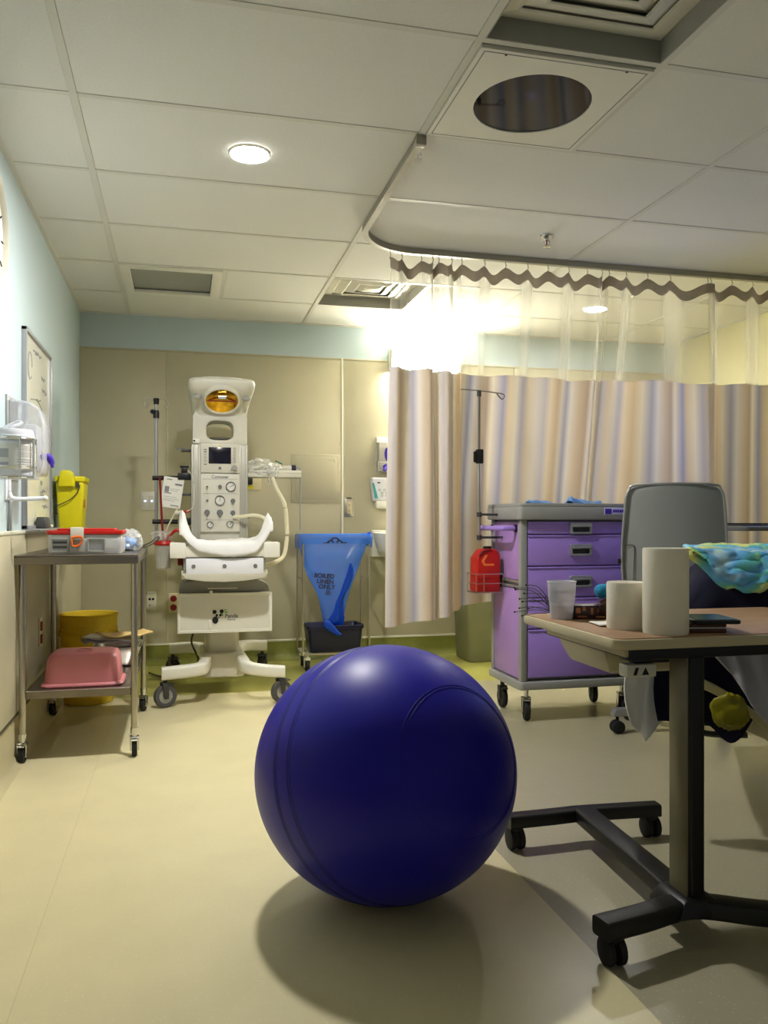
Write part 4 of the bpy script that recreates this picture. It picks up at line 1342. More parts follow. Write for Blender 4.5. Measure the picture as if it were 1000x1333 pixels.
# white towel lying in the warmer
def towel(a, b_):
    x = -.01 + .485 * a
    y = 4.448 + .47 * b_
    u_ = (a - .5) * 2
    z = .868 + .012 * math.sin(a * 7 + b_ * 3) * .5
    z += .05 * max(0, abs(u_) - .62) / .38 * (1 - b_ * .6)
    if b_ < .12:      # droops over the front wall in a shallow bow
        z += .002
    wr_ = noise.noise(Vector((x * 30, y * 22, 5)))
    pk = math.exp(-abs((a - .03 + .02 * wr_) / .055) ** 1.2 - ((b_ - .20) / .14) ** 2) * .125 + math.exp(-abs((a - .965 + .02 * wr_) / .06) ** 1.2 - ((b_ - .22) / .2) ** 2) * .115
    pk += .016 * abs(wr_) * max(0, abs(u_) - .4)
    z += pk
    z += .006 * noise.noise(Vector((x * 25, y * 18, 3)))
    if b_ < .10:
        f_ = 1 - b_ / .10
        y = 4.462 - .034 * math.sin(f_ * PI / 2)
        z -= (.022 + .055 * (1 - u_ * u_)) * f_ ** 1.3
    return Vector((x, y, z))


tw = MB().grid(towel, 60, 50).build('white_towel', M['sheet'], smooth=60, solid=.004, fix=False)
tag(tw, 'rumpled white towel spread over the infant warmer mattress', 'towel')

# wrapped breathing bag on the side shelf
t = thing('wrapped_tubing', 'crumpled clear plastic wrap with tubing on the warmer side shelf', 'plastic wrap', (.47, 5.08, 1.27))
mb = crumple((.465, 5.05, 1.30), .07, (1.35, .75, .65), 12, .55, 22, 3.4)
mb.build('film', M['film'], t, world=True, smooth=20)
mb = crumple((.535, 5.02, 1.265), .04, (.8, .7, 1.3), 22, .6, 16, 3.2)
mb.build('film_tail', M['film'], t, world=True, smooth=20)
MB().tube(curve_pts([(.40, 5.06, 1.29), (.47, 5.05, 1.30), (.56, 5.05, 1.29), (.62, 5.06, 1.305)]), .012, 8).build('tubing', M['offwhite'], t, world=True)
t = thing('resuscitation_mask', 'small white device with dark cuff and green tab on the warmer side shelf', 'medical device', (.64, 5.07, 1.2715))
MB().cyl((.60, 5.07, 1.297), (.655, 5.07, 1.300), .020).build('body', M['offwhite'], t, world=True, bevel=.004)
MB().cyl((.655, 5.07, 1.300), (.682, 5.07, 1.300), .022).build('cuff', M['navy'], t, world=True, bevel=.003)
MB().box(-.024, .024, -.004, .004, -.004, .004, T(.575, 5.05, 1.335) @ RY(25)).build('tab', mat('green_tab', (20, 110, 60), .5), t, world=True, bevel=.001)
MB().cyl((.585, 5.06, 1.297), (.578, 5.05, 1.333), .006).build('stem', M['clear'], t, world=True)

# ------------------------------------------------------------------ linen hamper
HX0, HX1, HY0, HY1 = .765, 1.205, 5.34, 5.60
t = thing('linen_hamper', 'chrome wire linen hamper frame on black casters', 'hamper', (.985, 5.47, 0))
for x in (HX0, HX1):
    for y in (HY0, HY1):
        MB().cyl((x, y, .105), (x, y, .872), .0065, n=10).build('post', M['steel'], t, world=True)
MB().tube([(HX0, HY0, .872), (HX1, HY0, .872), (HX1, HY1, .872), (HX0, HY1, .872)], .006, 8, closed=True).build('top_ring', M['steel'], t, world=True)
MB().tube([(HX0, HY0, .112), (HX1, HY0, .112), (HX1, HY1, .112), (HX0, HY1, .112)], .007, 8, closed=True).build('bottom_ring', M['steel'], t, world=True)
for x in (HX0, HX1):
    MB().tube([(x, HY0, .60), (x, HY1, .60)], .005, 8).build('side_rung', M['steel'], t, world=True)
for k in range(3):
    y = HY0 + .065 * (k + 1)
    MB().tube([(HX0, y, .112), (HX1, y, .112)], .004, 6).build('bottom_rung', M['steel'], t, world=True)
for x in (HX0 + .03, HX1 - .03):
    for y in (HY0 + .02, HY1 - .02):
        caster(t, x, y, .040, M['rubber'], M['trim_white'], .022, .110, M['rubber'], turn=random.uniform(-.5, .5))

# navy tub standing in the hamper
t = thing('navy_tub', 'navy blue plastic tub standing at the bottom of the linen hamper', 'tub', (.985, 5.47, .119))
rg = []
for (z, k) in ((.0, .86), (.004, .88), (.150, .955), (.152, 1.0), (.172, 1.01), (.175, .99), (.168, .94), (.02, .85), (.015, .05)):
    rg.append([(p[0] * k, p[1] * k * .98, z) for p in rrect(-.190, .190, -.118, .118, .03, 5)])
MB().loft(rg).build('body', M['navy'], t, smooth=40)
MB().box(-.16, .16, -.124, -.117, .150, .156).build('rim_rib', M['navy'], t, bevel=.002)

# blue linen bag
prof_bag = [(.885, .238, .135, .985), (.87, .232, .132, .985), (.84, .222, .128, .985), (.80, .216, .122, .982), (.74, .200, .112, .980), (.68, .182, .100, .978), (.62, .160, .090, .978),
            (.56, .135, .080, .980), (.50, .112, .072, .980), (.44, .092, .064, .982), (.38, .078, .058, .985), (.32, .064, .052, .985), (.29, .055, .048, .986)]


def bag_e(z):
    return .22 + (.667 - .22) * sstep(.88 - z, 0, .2)


def bag_y(x, z):
    """front of the bag at x, z"""
    for k in range(len(prof_bag) - 1):
        if prof_bag[k + 1][0] <= z <= prof_bag[k][0]:
            a, b_ = prof_bag[k], prof_bag[k + 1]
            f_ = (a[0] - z) / (a[0] - b_[0])
            w_, d_, c_ = [a[q] + (b_[q] - a[q]) * f_ for q in (1, 2, 3)]
            q = max(-1, min(1, (x - c_) / w_))
            e_ = 2 / bag_e(z)
            return 5.47 - d_ * (1 - abs(q) ** e_) ** (1 / e_) * 1.0
    return 5.47


t = thing('linen_bag', 'translucent blue bag hung in the wire hamper', 'linen bag', (.985, 5.47, .29))
rg = []
for (z, w_, d_, c_) in prof_bag:
    P = []
    for k in range(56):
        a = 2 * PI * k / 56
        ca, sa = math.cos(a), math.sin(a)
        e_ = bag_e(z)
        wv = 1 + (.16 * noise.noise(Vector((ca * 2.2, sa * 2.2, z * 7))) if sa > -.3 else 0) * sstep(.87 - z, 0, .2)
        P.append((c_ + w_ * wv * (abs(ca) ** e_) * (1 if ca > 0 else -1), 5.47 + d_ * (abs(sa) ** e_) * (1 if sa > 0 else -1), z))
    rg.append(P)
MB().loft(rg, cap=False).build('film', M['blue_film'], t, world=True, smooth=60)
cuff = []
for (z, k) in ((.815, .018), (.85, .020), (.885, .018), (.893, .010), (.886, .002)):
    P = []
    for q, p in enumerate(rrect(.765 - k, 1.205 + k, 5.34 - k, 5.60 + k, .012, 9)):
        P.append((p[0], p[1], z + (.012 * math.sin(q * .9) + .01 * math.sin(q * .31) if z < .83 else 0)))
    cuff.append(P)
MB().loft(cuff, cap=False).build('cuff', M['blue_film'], t, world=True, smooth=60)
knot = MB().box(.02, .02, 0, 0, 0, 0) if 0 else crumple((1.20, 5.36, .872), .028, (1.2, .7, 1), 7, .5, 10)
knot.build('knot', M['blue_bag_deep'], t, world=True, smooth=30)
# doubled fold running down the bag
fold = MB()


def ff(a, b_):
    z = .70 - .42 * b_
    xc = 1.085 - .06 * b_ - .045 * sstep(b_, .3, 1) + .012 * math.sin(b_ * 9)
    w_ = .022 + .014 * math.sin(b_ * 7 + 1) + .024 * b_ + .012 * noise.noise(Vector((b_ * 6, a * 2, 3)))
    w_ *= min(1, .15 + b_ * 3)
    x = xc + (a - .5) * 2 * w_
    return Vector((x, min(bag_y(x, z), 5.44) - .006 - .018 * math.sin(a * PI) * (1 + .8 * noise.noise(Vector((a * 3, b_ * 7, 1)))), z))


fold.grid(ff, 6, 22)
fold.build('fold', M['blue_bag_deep'], t, world=True, smooth=40)
tail = MB()
tp = [(.90, .315, .02), (.935, .295, .03), (.965, .27, .022), (.985, .25, .014), (1.01, .236, .004)]


def tf(a, b_):
    k = min(len(tp) - 2, int(a * (len(tp) - 1)))
    f_ = a * (len(tp) - 1) - k
    x, z, w_ = [tp[k][q] + (tp[k + 1][q] - tp[k][q]) * f_ for q in range(3)]
    return Vector((x + .01 * (b_ - .5), 5.338 - .010 * math.sin(b_ * PI) - .01 * a, z + (b_ - .5) * 2 * w_))


tail.grid(tf, 16, 6)
tail.build('tail', M['blue_bag_deep'], t, world=True, smooth=40, solid=.003)
bot = crumple((.985, 5.44, .255), .045, (1.1, .9, .9), 31, .4, 12)
bot.build('bottom_bunch', M['blue_bag_deep'], t, world=True, smooth=40)


def on_bag(p):
    return Vector((p.x, bag_y(p.x, p.z) - .008, p.z))


for k, (wd, z, x) in enumerate((('SOILED', .618, .912), ('LINEN', .580, .920), ('ONLY', .545, .930))):
    text('lettering', wd, .040, T(x, 5.3, z) @ RY(4) @ RX(90), M['ink'], t, fn=on_bag, depth=0, sx=1.0)
bz = MB()
for k in range(3):
    a = PI / 2 + 2 * PI * k / 3
    c = Vector((.938 + .010 * math.cos(a), 5.3, .507 + .010 * math.sin(a)))
    for q in range(12):
        a0, a1 = 2 * PI * q / 12, 2 * PI * (q + 1) / 12
        P = [Vector((c.x + r_ * math.cos(an), 5.3, c.z + r_ * math.sin(an))) for r_, an in ((.007, a0), (.011, a0), (.011, a1), (.007, a1))]
        bz.add([on_bag(p) for p in P], [(0, 1, 2, 3)])
bz.build('hazard_mark', M['ink'], t, world=True, fix=False)


def on_cuff(p):
    return Vector((p.x, 5.316, p.z))


am = MB()
for k in range(3):
    c = (.972 + (k - 1) * .030, .836 + (.014 if k == 1 else .0))
    for q in range(14):
        a0, a1 = PI * q / 14, PI * (q + 1) / 14
        R0, R1 = (.018, .030) if k == 1 else (.014, .023)
        P = [Vector((c[0] + r_ * math.cos(an), 5.3, c[1] + r_ * math.sin(an) * .8)) for r_, an in ((R0, a0), (R1, a0), (R1, a1), (R0, a1))]
        am.add([on_cuff(p) for p in P], [(0, 1, 2, 3)])
for (x0, x1) in ((.895, .935), (1.010, 1.050)):
    am.add([on_cuff(Vector(p)) for p in ((x0, 5.3, .834), (x1, 5.3, .834), (x1, 5.3, .842), (x0, 5.3, .838))], [(0, 1, 2, 3)])
am.build('cuff_print', M['ink'], t, world=True, fix=False)

# waste bin behind the curtain
t = thing('waste_bin', 'grey green plastic waste bin under the curtain', 'bin', (2.06, 5.58, 0))
MB().loft([[(p[0], p[1], z) for p in rrect(1.93 - k, 2.22 + k, 5.42 - k, 5.72 + k, .03, 4)] for z, k in ((0, -.008), (.01, .0), (.56, .02), (.58, .022))]).build('body', M['bin'], t, world=True, smooth=50)
MB().loft([[(p[0], p[1], z) for p in rrect(1.905 - k, 2.245 + k, 5.395 - k, 5.745 + k, .03, 4)] for z, k in ((.58, 0), (.60, .002), (.64, -.03), (.65, -.06))]).build('lid', M['bin'], t, world=True, smooth=40)

# ------------------------------------------------------------------ lilac cart
CX0, CX1, CY0, CY1 = 1.60, 2.22, 3.75, 4.15
t = thing('supply_cart', 'lilac five drawer medical supply cart with grey top', 'cart', (1.91, 3.97, 0))
MB().box(CX0 + .02, CX1 - .02, CY0 + .03, CY1 - .02, .20, .985).build('body', M['cart_grey'], t, bevel=.004, world=True)
for x0 in (CX0, CX1 - .035):
    for y0 in (CY0, CY1 - .035):
        MB().box(x0, x0 + .035, y0, y0 + .035, .195, .985).build('corner_post', M['cart_grey'], t, bevel=.006, world=True)
for x0, x1 in ((CX0 + .006, CX0 + .02), (CX1 - .02, CX1 - .006)):
    MB().box(x0, x1, CY0 + .036, CY1 - .036, .205, .645).build('side_panel', M['purple_side'], t, bevel=.003, world=True)
    MB().box(x0, x1, CY0 + .036, CY1 - .036, .69, .975).build('side_panel', M['purple_side'], t, bevel=.003, world=True)
    MB().box(x0 - .004, x1, CY0 + .036, CY1 - .036, .648, .662).box(x0 - .004, x1, CY0 + .036, CY1 - .036, .674, .688).build('side_rail', M['alu'], t, bevel=.002, world=True)
zs = [.980, .913, .758, .604, .452, .212]
for k in range(5):
    z1_, z0_ = zs[k] - .003, zs[k + 1] + .003
    dr = MB().box(CX0 + .038, CX1 - .038, CY0 + .002, CY0 + .03, z0_, z1_).build('drawer', M['purple'], t, bevel=.004, world=True)
    MB().box(CX0 + .038, CX1 - .038, CY0 - .002, CY0 + .010, z1_ - .008, z1_ - .001).build('drawer_lip', M['purple'], dr, bevel=.002, world=True)
    zc = z1_ - .034 if k == 0 else z1_ - .074
    xc = 1.915
    o_ = rrect(xc - .058, xc + .058, zc - .029, zc + .029, .008, 3)
    i_ = rrect(xc - .046, xc + .046, zc - .018, zc + .014, .006, 3)
    MB().ring(o_, i_, CY0 - .014, CY0 + .004).build('handle_frame', M['alu'], dr, bevel=.002, world=True)
    MB().box(xc - .047, xc + .047, CY0 + .0005, CY0 + .0035, zc - .019, zc + .015).build('handle_recess', M['dark_grey'], dr, world=True)
    MB().box(xc - .048, xc + .048, CY0 - .020, CY0 - .010, zc + .006, zc + .018).build('handle_grip', M['alu'], dr, bevel=.004, world=True)
MB().prism(rrect(CX0 - .022, CX1 + .022, CY0 - .025, CY1 + .02, .03), .985, 1.050, 'z').build('top', M['cart_grey'], t, bevel=.008, seg=2, world=True)
o_ = rrect(CX0 - .020, CX1 + .020, CY0 - .023, CY1 + .018, .03)
i_ = rrect(CX0 - .004, CX1 + .004, CY0 - .007, CY1 + .002, .02)
MB().ring(o_, i_, 1.048, 1.066, 'z').build('top_rim', M['cart_grey'], t, bevel=.003, world=True)
MB().prism(rrect(CX0 - .012, CX1 + .012, CY0 - .015, CY1 + .012, .02), .158, .197, 'z').build('base', M['cart_grey'], t, bevel=.006, world=True)
for (x, y) in ((1.650, 3.80), (1.645, 4.10), (2.17, 4.10), (2.17, 3.80)):
    caster(t, x, y, .052, M['rubber'], M['chrome'] if y < 4 else M['dark_grey'], .026, .16, M['rubber'], turn=random.uniform(-.25, .25))
# handle on the left
MB().tube(curve_pts([(CX0 + .004, 3.82, .943), (CX0 - .05, 3.82, .943), (CX0 - .075, 3.85, .943), (CX0 - .078, 3.98, .943), (CX0 - .075, 4.10, .943), (CX0 - .05, 4.13, .943), (CX0 + .004, 4.13, .943)], 5), .013, 10, flat=1).build('push_handle', M['purple'], t, world=True)
for y in (3.82, 4.13):
    MB().box(CX0 - .006, CX0 + .008, y - .014, y + .014, .925, .961).build('handle_mount', M['black'], t, bevel=.003, world=True)
# pole
PX, PY = 1.478, 4.0
MB().cyl((PX, PY, .875), (PX, PY, 1.30), .0095, n=14).build('pole', M['steel'], t, world=True)
MB().cyl((PX, PY, 1.30), (PX, PY, 1.635), .0065, n=12).build('pole_upper', M['steel_dark'], t, world=True)
MB().box(PX - .016, PX + .018, PY - .02, PY + .016, 1.272, 1.345).box(PX - .03, PX - .014, PY - .012, PY + .008, 1.278, 1.335).build('pole_clamp', M['black'], t, bevel=.005, world=True)
MB().cyl((PX, PY, 1.615), (PX, PY, 1.645), .011).build('pole_cap', M['dark_grey'], t, world=True)
MB().tube(curve_pts([(PX - .10, PY, 1.648), (PX, PY, 1.645), (PX + .10, PY, 1.636), (PX + .128, PY, 1.632), (PX + .138, PY, 1.622), (PX + .128, PY, 1.606), (PX + .11, PY, 1.616), (PX + .095, PY, 1.634)], 5), .003, 6).build('pole_hook', M['steel_dark'], t, world=True)
for z in (.895, 1.012):
    MB().tube([(PX, PY, z), (CX0 + (.006 if z < 1 else -.018), PY, z)], .006, 8).cyl((PX, PY, z - .012), (PX, PY, z + .012), .013).build('pole_mount', M['dark_grey'], t, world=True)
# wire basket
BX0, BX1, BY0, BY1, BZ0, BZ1 = 1.445, 1.590, 3.955, 4.085, .615, .71
w = MB()
for z in (BZ0, (BZ0 + BZ1) / 2, BZ1):
    w.tube([(BX0, BY0, z), (BX1, BY0, z), (BX1, BY1, z), (BX0, BY1, z)], .0022, 6, closed=True)
for x, y in ((BX0, BY0), (BX1, BY0), (BX1, BY1), (BX0, BY1), ((BX0 + BX1) / 2 - .03, BY0)):
    w.tube([(x, y, BZ0), (x, y, BZ1)], .0022, 6)
for k in range(1, 5):
    y = BY0 + (BY1 - BY0) * k / 5
    w.tube([(BX0, y, BZ0), (BX1, y, BZ0)], .0018, 6)
w.build('wire_basket', M['steel'], t, world=True)
MB().box(BX1, CX0 + .008, 4.0, 4.04, .64, .70).build('basket_mount', M['dark_grey'], t, world=True, bevel=.002)
# printed tag on the cart's top edge
tg = MB().box(2.03, 2.18, CY0 - .0275, CY0 - .0245, 1.010, 1.045).build('name_plate', mat('plate_lilac', (188, 186, 226), .5), t, world=True, bevel=.001)
nm = MB().box(2.035, 2.070, CY0 - .0285, CY0 - .027, 1.014, 1.040)
for k in range(8):
    nm.box(2.078 + k * .012, 2.087 + k * .012, CY0 - .0285, CY0 - .027, 1.022, 1.036)
nm.build('plate_print', M['glove'], tg, world=True)

# red bag in the basket
t = thing('red_container', 'red sharps container with pale arrow standing in the wire basket of the cart', 'container', (1.5175, 4.02, .617))
MB().prism([(1.453, .618), (1.582, .618), (1.582, .80), (1.570, .828), (1.545, .838), (1.490, .836), (1.455, .79)], 3.966, 4.076).build('body', M['red'], t, world=True, bevel=.010, seg=3)
MB().cyl((1.53, 4.02, .836), (1.53, 4.02, .85), .022).build('cap', M['black'], t, world=True, bevel=.003)
hl = MB().tube(curve_pts([(1.462, 3.963, .80), (1.475, 3.962, .822), (1.50, 3.962, .832), (1.53, 3.963, .834)], 4), .004, 6)
hl.build('carry_strap', M['darkred'], t, world=True)
ar = MB()
ar.prism([(1.500, .808), (1.512, .804), (1.492, .776), (1.498, .762), (1.545, .762), (1.545, .752), (1.492, .752), (1.478, .776)], 3.9635, 3.966)
ar.build('arrow_print', mat('orange_print', (230, 120, 50), .6), t, world=True)

# blue wrapped packs on the cart
for k, (x0, x1, y0_, y1_, h_, lab) in enumerate([(1.66, 1.82, 3.79, 3.93, .024, 'thin blue wrapped pack near the left corner of the cart top'), (1.88, 2.06, 3.78, 3.96, .034, 'thicker blue wrapped pack lying on the cart top near the chair')]):
    def fn(a, b_, k=k):
        return Vector((x0 + (x1 - x0) * a, y0_ + (y1_ - y0_) * b_, 1.0525 + h_ * (.6 + .5 * math.sin(a * 6 + k) * math.sin(b_ * 5 + 1)) * (1 if 0 < a < 1 and 0 < b_ < 1 else .2) + (.018 * (1 - a / .12) if a < .12 and b_ < .3 else 0)))
    tp_ = MB().grid(fn, 18, 10).build('wrapped_pack', M['bluesheet'], smooth=35, solid=.004)
    tag(tp_, lab, 'pack')
tp_ = MB()
tp_.prism([(2.07, 3.80), (2.20, 3.79), (2.21, 3.93), (2.08, 3.94)], 1.051, 1.056, 'z')
tag(tp_.build('paper_sheet', M['paper']), 'white paper sheet lying on the cart top', 'paper')

# ------------------------------------------------------------------ office chair
t = thing('office_chair', 'grey backed office chair on a five star base', 'chair', (2.20, 3.44, 0), math.radians(-25))
# local: chair faces +Y, back plate at -Y
rg = []
for (z, hw_, yo) in ((.60, .212, -.205), (.66, .232, -.212), (.76, .240, -.222), (.90, .236, -.232), (1.02, .226, -.240), (1.085, .219, -.245), (1.115, .208, -.247), (1.13, .188, -.248), (1.136, .165, -.248)):
    P = []
    for k in range(13):
        f_ = -1 + 2 * k / 12
        P.append((.92 * hw_ * f_, yo + .035 * f_ * f_, z))
    for k in range(13):
        f_ = 1 - 2 * k / 12
        P.append((.92 * hw_ * f_, yo + .022 + .035 * f_ * f_, z))
    rg.append(P)
MB().loft(rg).build('back_shell', M['shell'], t, smooth=50)
rg2 = []
for P in rg:
    n_ = len(P) // 2
    rg2.append([(x * .985, y + .021, z * 1.0 + .004) for x, y, z in P[:n_]] + [(x * .95, y + .045, z) for x, y, z in P[n_:]])
MB().loft(rg2).build('back_cushion', M['cloth_grey'], t, smooth=50)
MB().tube(curve_pts([(-0.1978, -0.196, 0.6), (-0.2134, -0.192, 0.7), (-0.2208, -0.2, 0.8), (-0.219, -0.208, 0.9), (-0.2107, -0.217, 1.02), (-0.2042, -0.221, 1.085), (-0.1914, -0.223, 1.118), (-0.1656, -0.228, 1.138), (0.0, -0.247, 1.142), (0.1656, -0.228, 1.138), (0.1914, -0.223, 1.118), (0.2042, -0.221, 1.085), (0.2107, -0.217, 1.02), (0.219, -0.208, 0.9), (0.2208, -0.2, 0.8), (0.2134, -0.192, 0.7), (0.1978, -0.196, 0.6)], 5), .006, 8).build('back_trim', M['alu'], t)
MB().tube(curve_pts([(-.205, -.207, .87), (-.178, -.212, .872), (-.168, -.212, .855), (-.170, -.206, .76), (-.172, -.198, .66)], 5), .0018, 5).build('back_seam', M['ink'], t)
MB().box(-.238, -.228, -.21, -.195, .79, .81).build('back_peg', M['black'], t)
MB().prism([(-.23, -.20), (.23, -.20), (.24, .06), (.21, .185), (-.21, .185), (-.24, .06)], .43, .50, 'z').build('seat', M['navy_cloth'], t, bevel=.025, seg=3)
MB().tube([(0, -.225, .62), (0, -.235, .52), (0, -.16, .42), (0, 0, .405)], .022, 10).build('back_arm', M['black'], t)
MB().box(-.11, .11, -.10, .10, .40, .43).build('mechanism', M['black'], t, bevel=.01)
MB().cyl((0, 0, .10), (0, 0, .40), .026).build('gas_lift', M['black'], t)
for k in range(5):
    a = math.radians(-161 + 72 * k)
    R_ = Matrix.Rotation(a, 4, 'Z')
    MB().taper((.0, .275, -.020, .020), (.0, .26, -.026, .026), .080, .115, R_).build('base_arm', M['alu'], t, bevel=.006)
    c = R_ @ Vector((.245, 0, .030))
    d_ = R_ @ Vector((0, 1, 0))
    cs = MB().cyl(c - d_ * .024, c - d_ * .004, .030).cyl(c + d_ * .004, c + d_ * .024, .030)
    cs.cyl(c + Vector((0, 0, .015)), c + Vector((0, 0, .055)), .008, n=8)
    cs.build('caster', M['rubber'], t, bevel=.003)
# ------------------------------------------------------------------ overbed table
TX0, TX1, TY0, TY1, TZ = .925, 1.72, 1.645, 2.17, .72
t = thing('overbed_table', 'height adjustable overbed table with beige edge and black wheeled base', 'table', (1.2, 1.85, 0))
MB().prism(rrect(TX0, TX1, TY0, TY1, .03), TZ - .026, TZ - .002, 'z').build('edge_band', M['edge'], t, bevel=.005, seg=2, world=True)
MB().prism(rrect(TX0 + .006, TX1 - .006, TY0 + .006, TY1 - .006, .026), TZ - .004, TZ, 'z').build('table_top', M['tan'], t, bevel=.001, world=True)
MB().box(TX0 + .06, TX1 - .06, TY0 + .04, TY1 - .04, TZ - .056, TZ - .026).build('under_frame', M['base_black'], t, bevel=.004, world=True)
MB().box(TX0 + .05, TX0 + .075, TY0 + .05, TY1 - .06, TZ - .050, TZ - .026).build('tray_runner', M['edge'], t, bevel=.003, world=True)
MB().taper((1.03, 1.25, 1.86, 2.08), (1.0, 1.27, 1.84, 2.10), TZ - .12, TZ - .058).build('drawer_tray', M['beige'], t, bevel=.012, seg=2, world=True)
rl = MB().box(.985, 1.06, 1.70, 1.74, TZ - .098, TZ - .068).build('release_lever', M['offwhite'], t, bevel=.004, world=True)
MB().prism([(1.0, TZ - .092), (1.008, TZ - .092), (1.014, TZ - .075), (1.006, TZ - .075)], 1.699, 1.701).prism([(1.022, TZ - .092), (1.040, TZ - .092), (1.031, TZ - .075)], 1.699, 1.701).build('lever_mark', M['ink'], rl, world=True)
MB().box(1.01, 1.10, 1.71, 1.78, TZ - .068, TZ - .055).build('lever_mount', M['base_black'], t, bevel=.003, world=True)
MB().tube(curve_pts([(1.42, 1.70, TZ - .06), (1.44, 1.67, TZ - .075), (1.50, 1.66, TZ - .075), (1.54, 1.68, TZ - .065)]), .012, 8, flat=.5).build('tilt_lever', M['base_black'], t, world=True)
# column: dark body, left cheek paler with the downlight put into its colour
CXa, CYa = 1.158, 1.728
MB().box(1.133, 1.138, 1.694, 1.764, .11, TZ - .056).build('column_lit_cheek', M['col_lit'], t, bevel=.001, world=True)
MB().prism(rrect(1.138, 1.180, 1.688, 1.768, .010), .09, TZ - .056, 'z').build('column', M['base_black'], t, bevel=.001, world=True)


def bar(pts, w0, h0, zc):
    return leg([(p[0], p[1], zc) for p in pts], w0, h0, .008)


b1 = MB()
P1 = [(.895, 1.655), (1.0, 1.676), (1.15, 1.705), (1.285, 1.635), (1.45, 1.56), (1.58, 1.50)]
bar(P1, .060, .042, .085).build('base_bar', M['base_black'], t, smooth=50, world=True)
bar([(.945, 2.315), (1.08, 2.318), (1.2, 2.322), (1.44, 2.305)], .052, .038, .085).build('base_bar', M['base_black'], t, smooth=50, world=True)
bar([(1.15, 1.71), (1.165, 1.86), (1.18, 2.1), (1.195, 2.322)], .068, .042, .085).build('base_spine', M['base_black'], t, smooth=50, world=True)
MB().taper((1.09, 1.225, 1.66, 1.80), (1.115, 1.20, 1.672, 1.785), .07, .112).build('base_hub', M['base_black'], t, bevel=.012, seg=2, world=True)
for (x, y) in ((.925, 1.66), (.970, 2.316), (1.415, 2.306), (1.555, 1.512)):
    w = MB()
    for s_ in (-1, 1):
        w.cyl((x + s_ * .006, y, .032), (x + s_ * .022, y, .032), .032, n=24)
    w.build('caster', M['rubber'], t, bevel=.003, world=True)
    MB().box(x - .02, x + .02, y - .018, y + .026, .048, .070).build('caster_hood', M['base_black'], t, bevel=.008, world=True)

# things on the table
def candle(label, x, y, r, h_):
    o = MB().lathe([(.001, 0), (r * .97, 0), (r, .004), (r, h_ - .004), (r * .975, h_), (r * .80, h_ - .002), (r * .6, h_ - .008), (.001, h_ - .010)], (0, 0, 0), 48, cap=False)
    th = thing('pillar_candle', label, 'candle', (x, y, TZ), group='cream pillar candles on the overbed table')
    o.build('wax', M['candle'], th, smooth=50)
    MB().cyl((0, 0, h_ - .012), (0, 0, h_ - .003), .0015, n=6).build('wick', M['ink'], th)
    return th


candle('tall cream pillar candle at the front edge of the overbed table', 1.090, 1.712, .0515, .197)
candle('short squat cream pillar candle behind the tall one on the overbed table', 1.049, 1.815, .047, .112)

t = thing('plastic_cup', 'frosted clear plastic cup on the overbed table', 'cup', (.985, 2.035, TZ))
MB().lathe([(.001, 0), (.029, 0), (.030, .002), (.033, .045), (.0345, .047), (.0375, .096), (.0395, .098), (.0385, .100), (.0365, .097), (.0335, .047), (.029, .004), (.001, .004)], n=40, cap=False).build('cup', M['cup'], t, smooth=40)
MB().lathe([(.0345, .070), (.0356, .074), (.0352, .078)], n=40, cap=False).build('rib', M['cup'], t)

t = thing('head_massager', 'wire head massager with thin sprung prongs behind the plastic cup', 'head massager', (.985, 2.10, TZ))
MB().tube([(.985, 2.10, .012 + TZ), (1.075, 2.112, .012 + TZ)], .0065, 8).build('handle', M['chrome'], t, world=True)
for k in range(10):
    a = 2 * PI * k / 10
    R_ = .030 + .008 * (k % 2)
    zc = TZ + .045
    tipp = (.905 - .012 * (k % 3), 2.098 + R_ * math.cos(a) * 1.1, max(TZ + .004, zc + R_ * math.sin(a) * 1.15))
    MB().tube(curve_pts([(.985, 2.10, TZ + .014), (.968, 2.10 + R_ * .6 * math.cos(a), max(TZ + .004, TZ + .03 + R_ * .6 * math.sin(a))), (.94, 2.10 + R_ * math.cos(a), max(TZ + .004, zc + R_ * math.sin(a))), tipp], 5), .0011, 5).build('prong', M['dark_grey'], t, world=True)
    MB().ball(tipp, .0026, 6).build('prong_tip', M['ink'], t, world=True)

# snack box
t = thing('snack_box', 'small dark printed snack box on the overbed table', 'box', (1.055, 2.03, TZ), math.radians(-10))
MB().box(-.042, .045, -.03, .03, 0, .036).build('carton', mat('dark_card', (48, 24, 26), .35, var=.3, scale=30), t, bevel=.002)
pm = mat('amber_print', (170, 104, 58), .5, var=.35, scale=60)
pr3 = MB()
for (x0, x1, z0_, z1_) in ((-.038, -.026, .016, .030), (-.020, -.012, .022, .033), (-.034, -.008, .005, .009), (.002, .008, .012, .03), (.016, .040, .004, .008), (.020, .034, .018, .028)):
    pr3.box(x0, x1, -.0312, -.0298, z0_, z1_)
pr3.build('carton_print', pm, t)
t = thing('printed_pouch', 'dark printed pouch beside the snack box behind the short candle', 'pouch', (1.105, 2.0, TZ), math.radians(-8))
mb = crumple((0, 0, .026), .033, (1.1, .55, .80), 16, .15, 12)
for v in mb.v:
    v.z = max(v.z, 0)
mb.build('pouch', M['wood_print'], t)
t = tag(crumple((1.118, 2.05, TZ + .068), .024, (1.15, 1, .85), 40, .12, 12).build('fleece_ball', M['aqua'], smooth=60), 'small aqua blue fluffy ball resting on the printed pouch', 'ball')
ppn = MB()


def nap(a, b_):
    return Vector((.995 + .075 * a + .012 * b_, 1.845 + .08 * b_ - .015 * a, TZ + .003 + .010 * a * (.5 + .5 * math.sin(b_ * 5))))


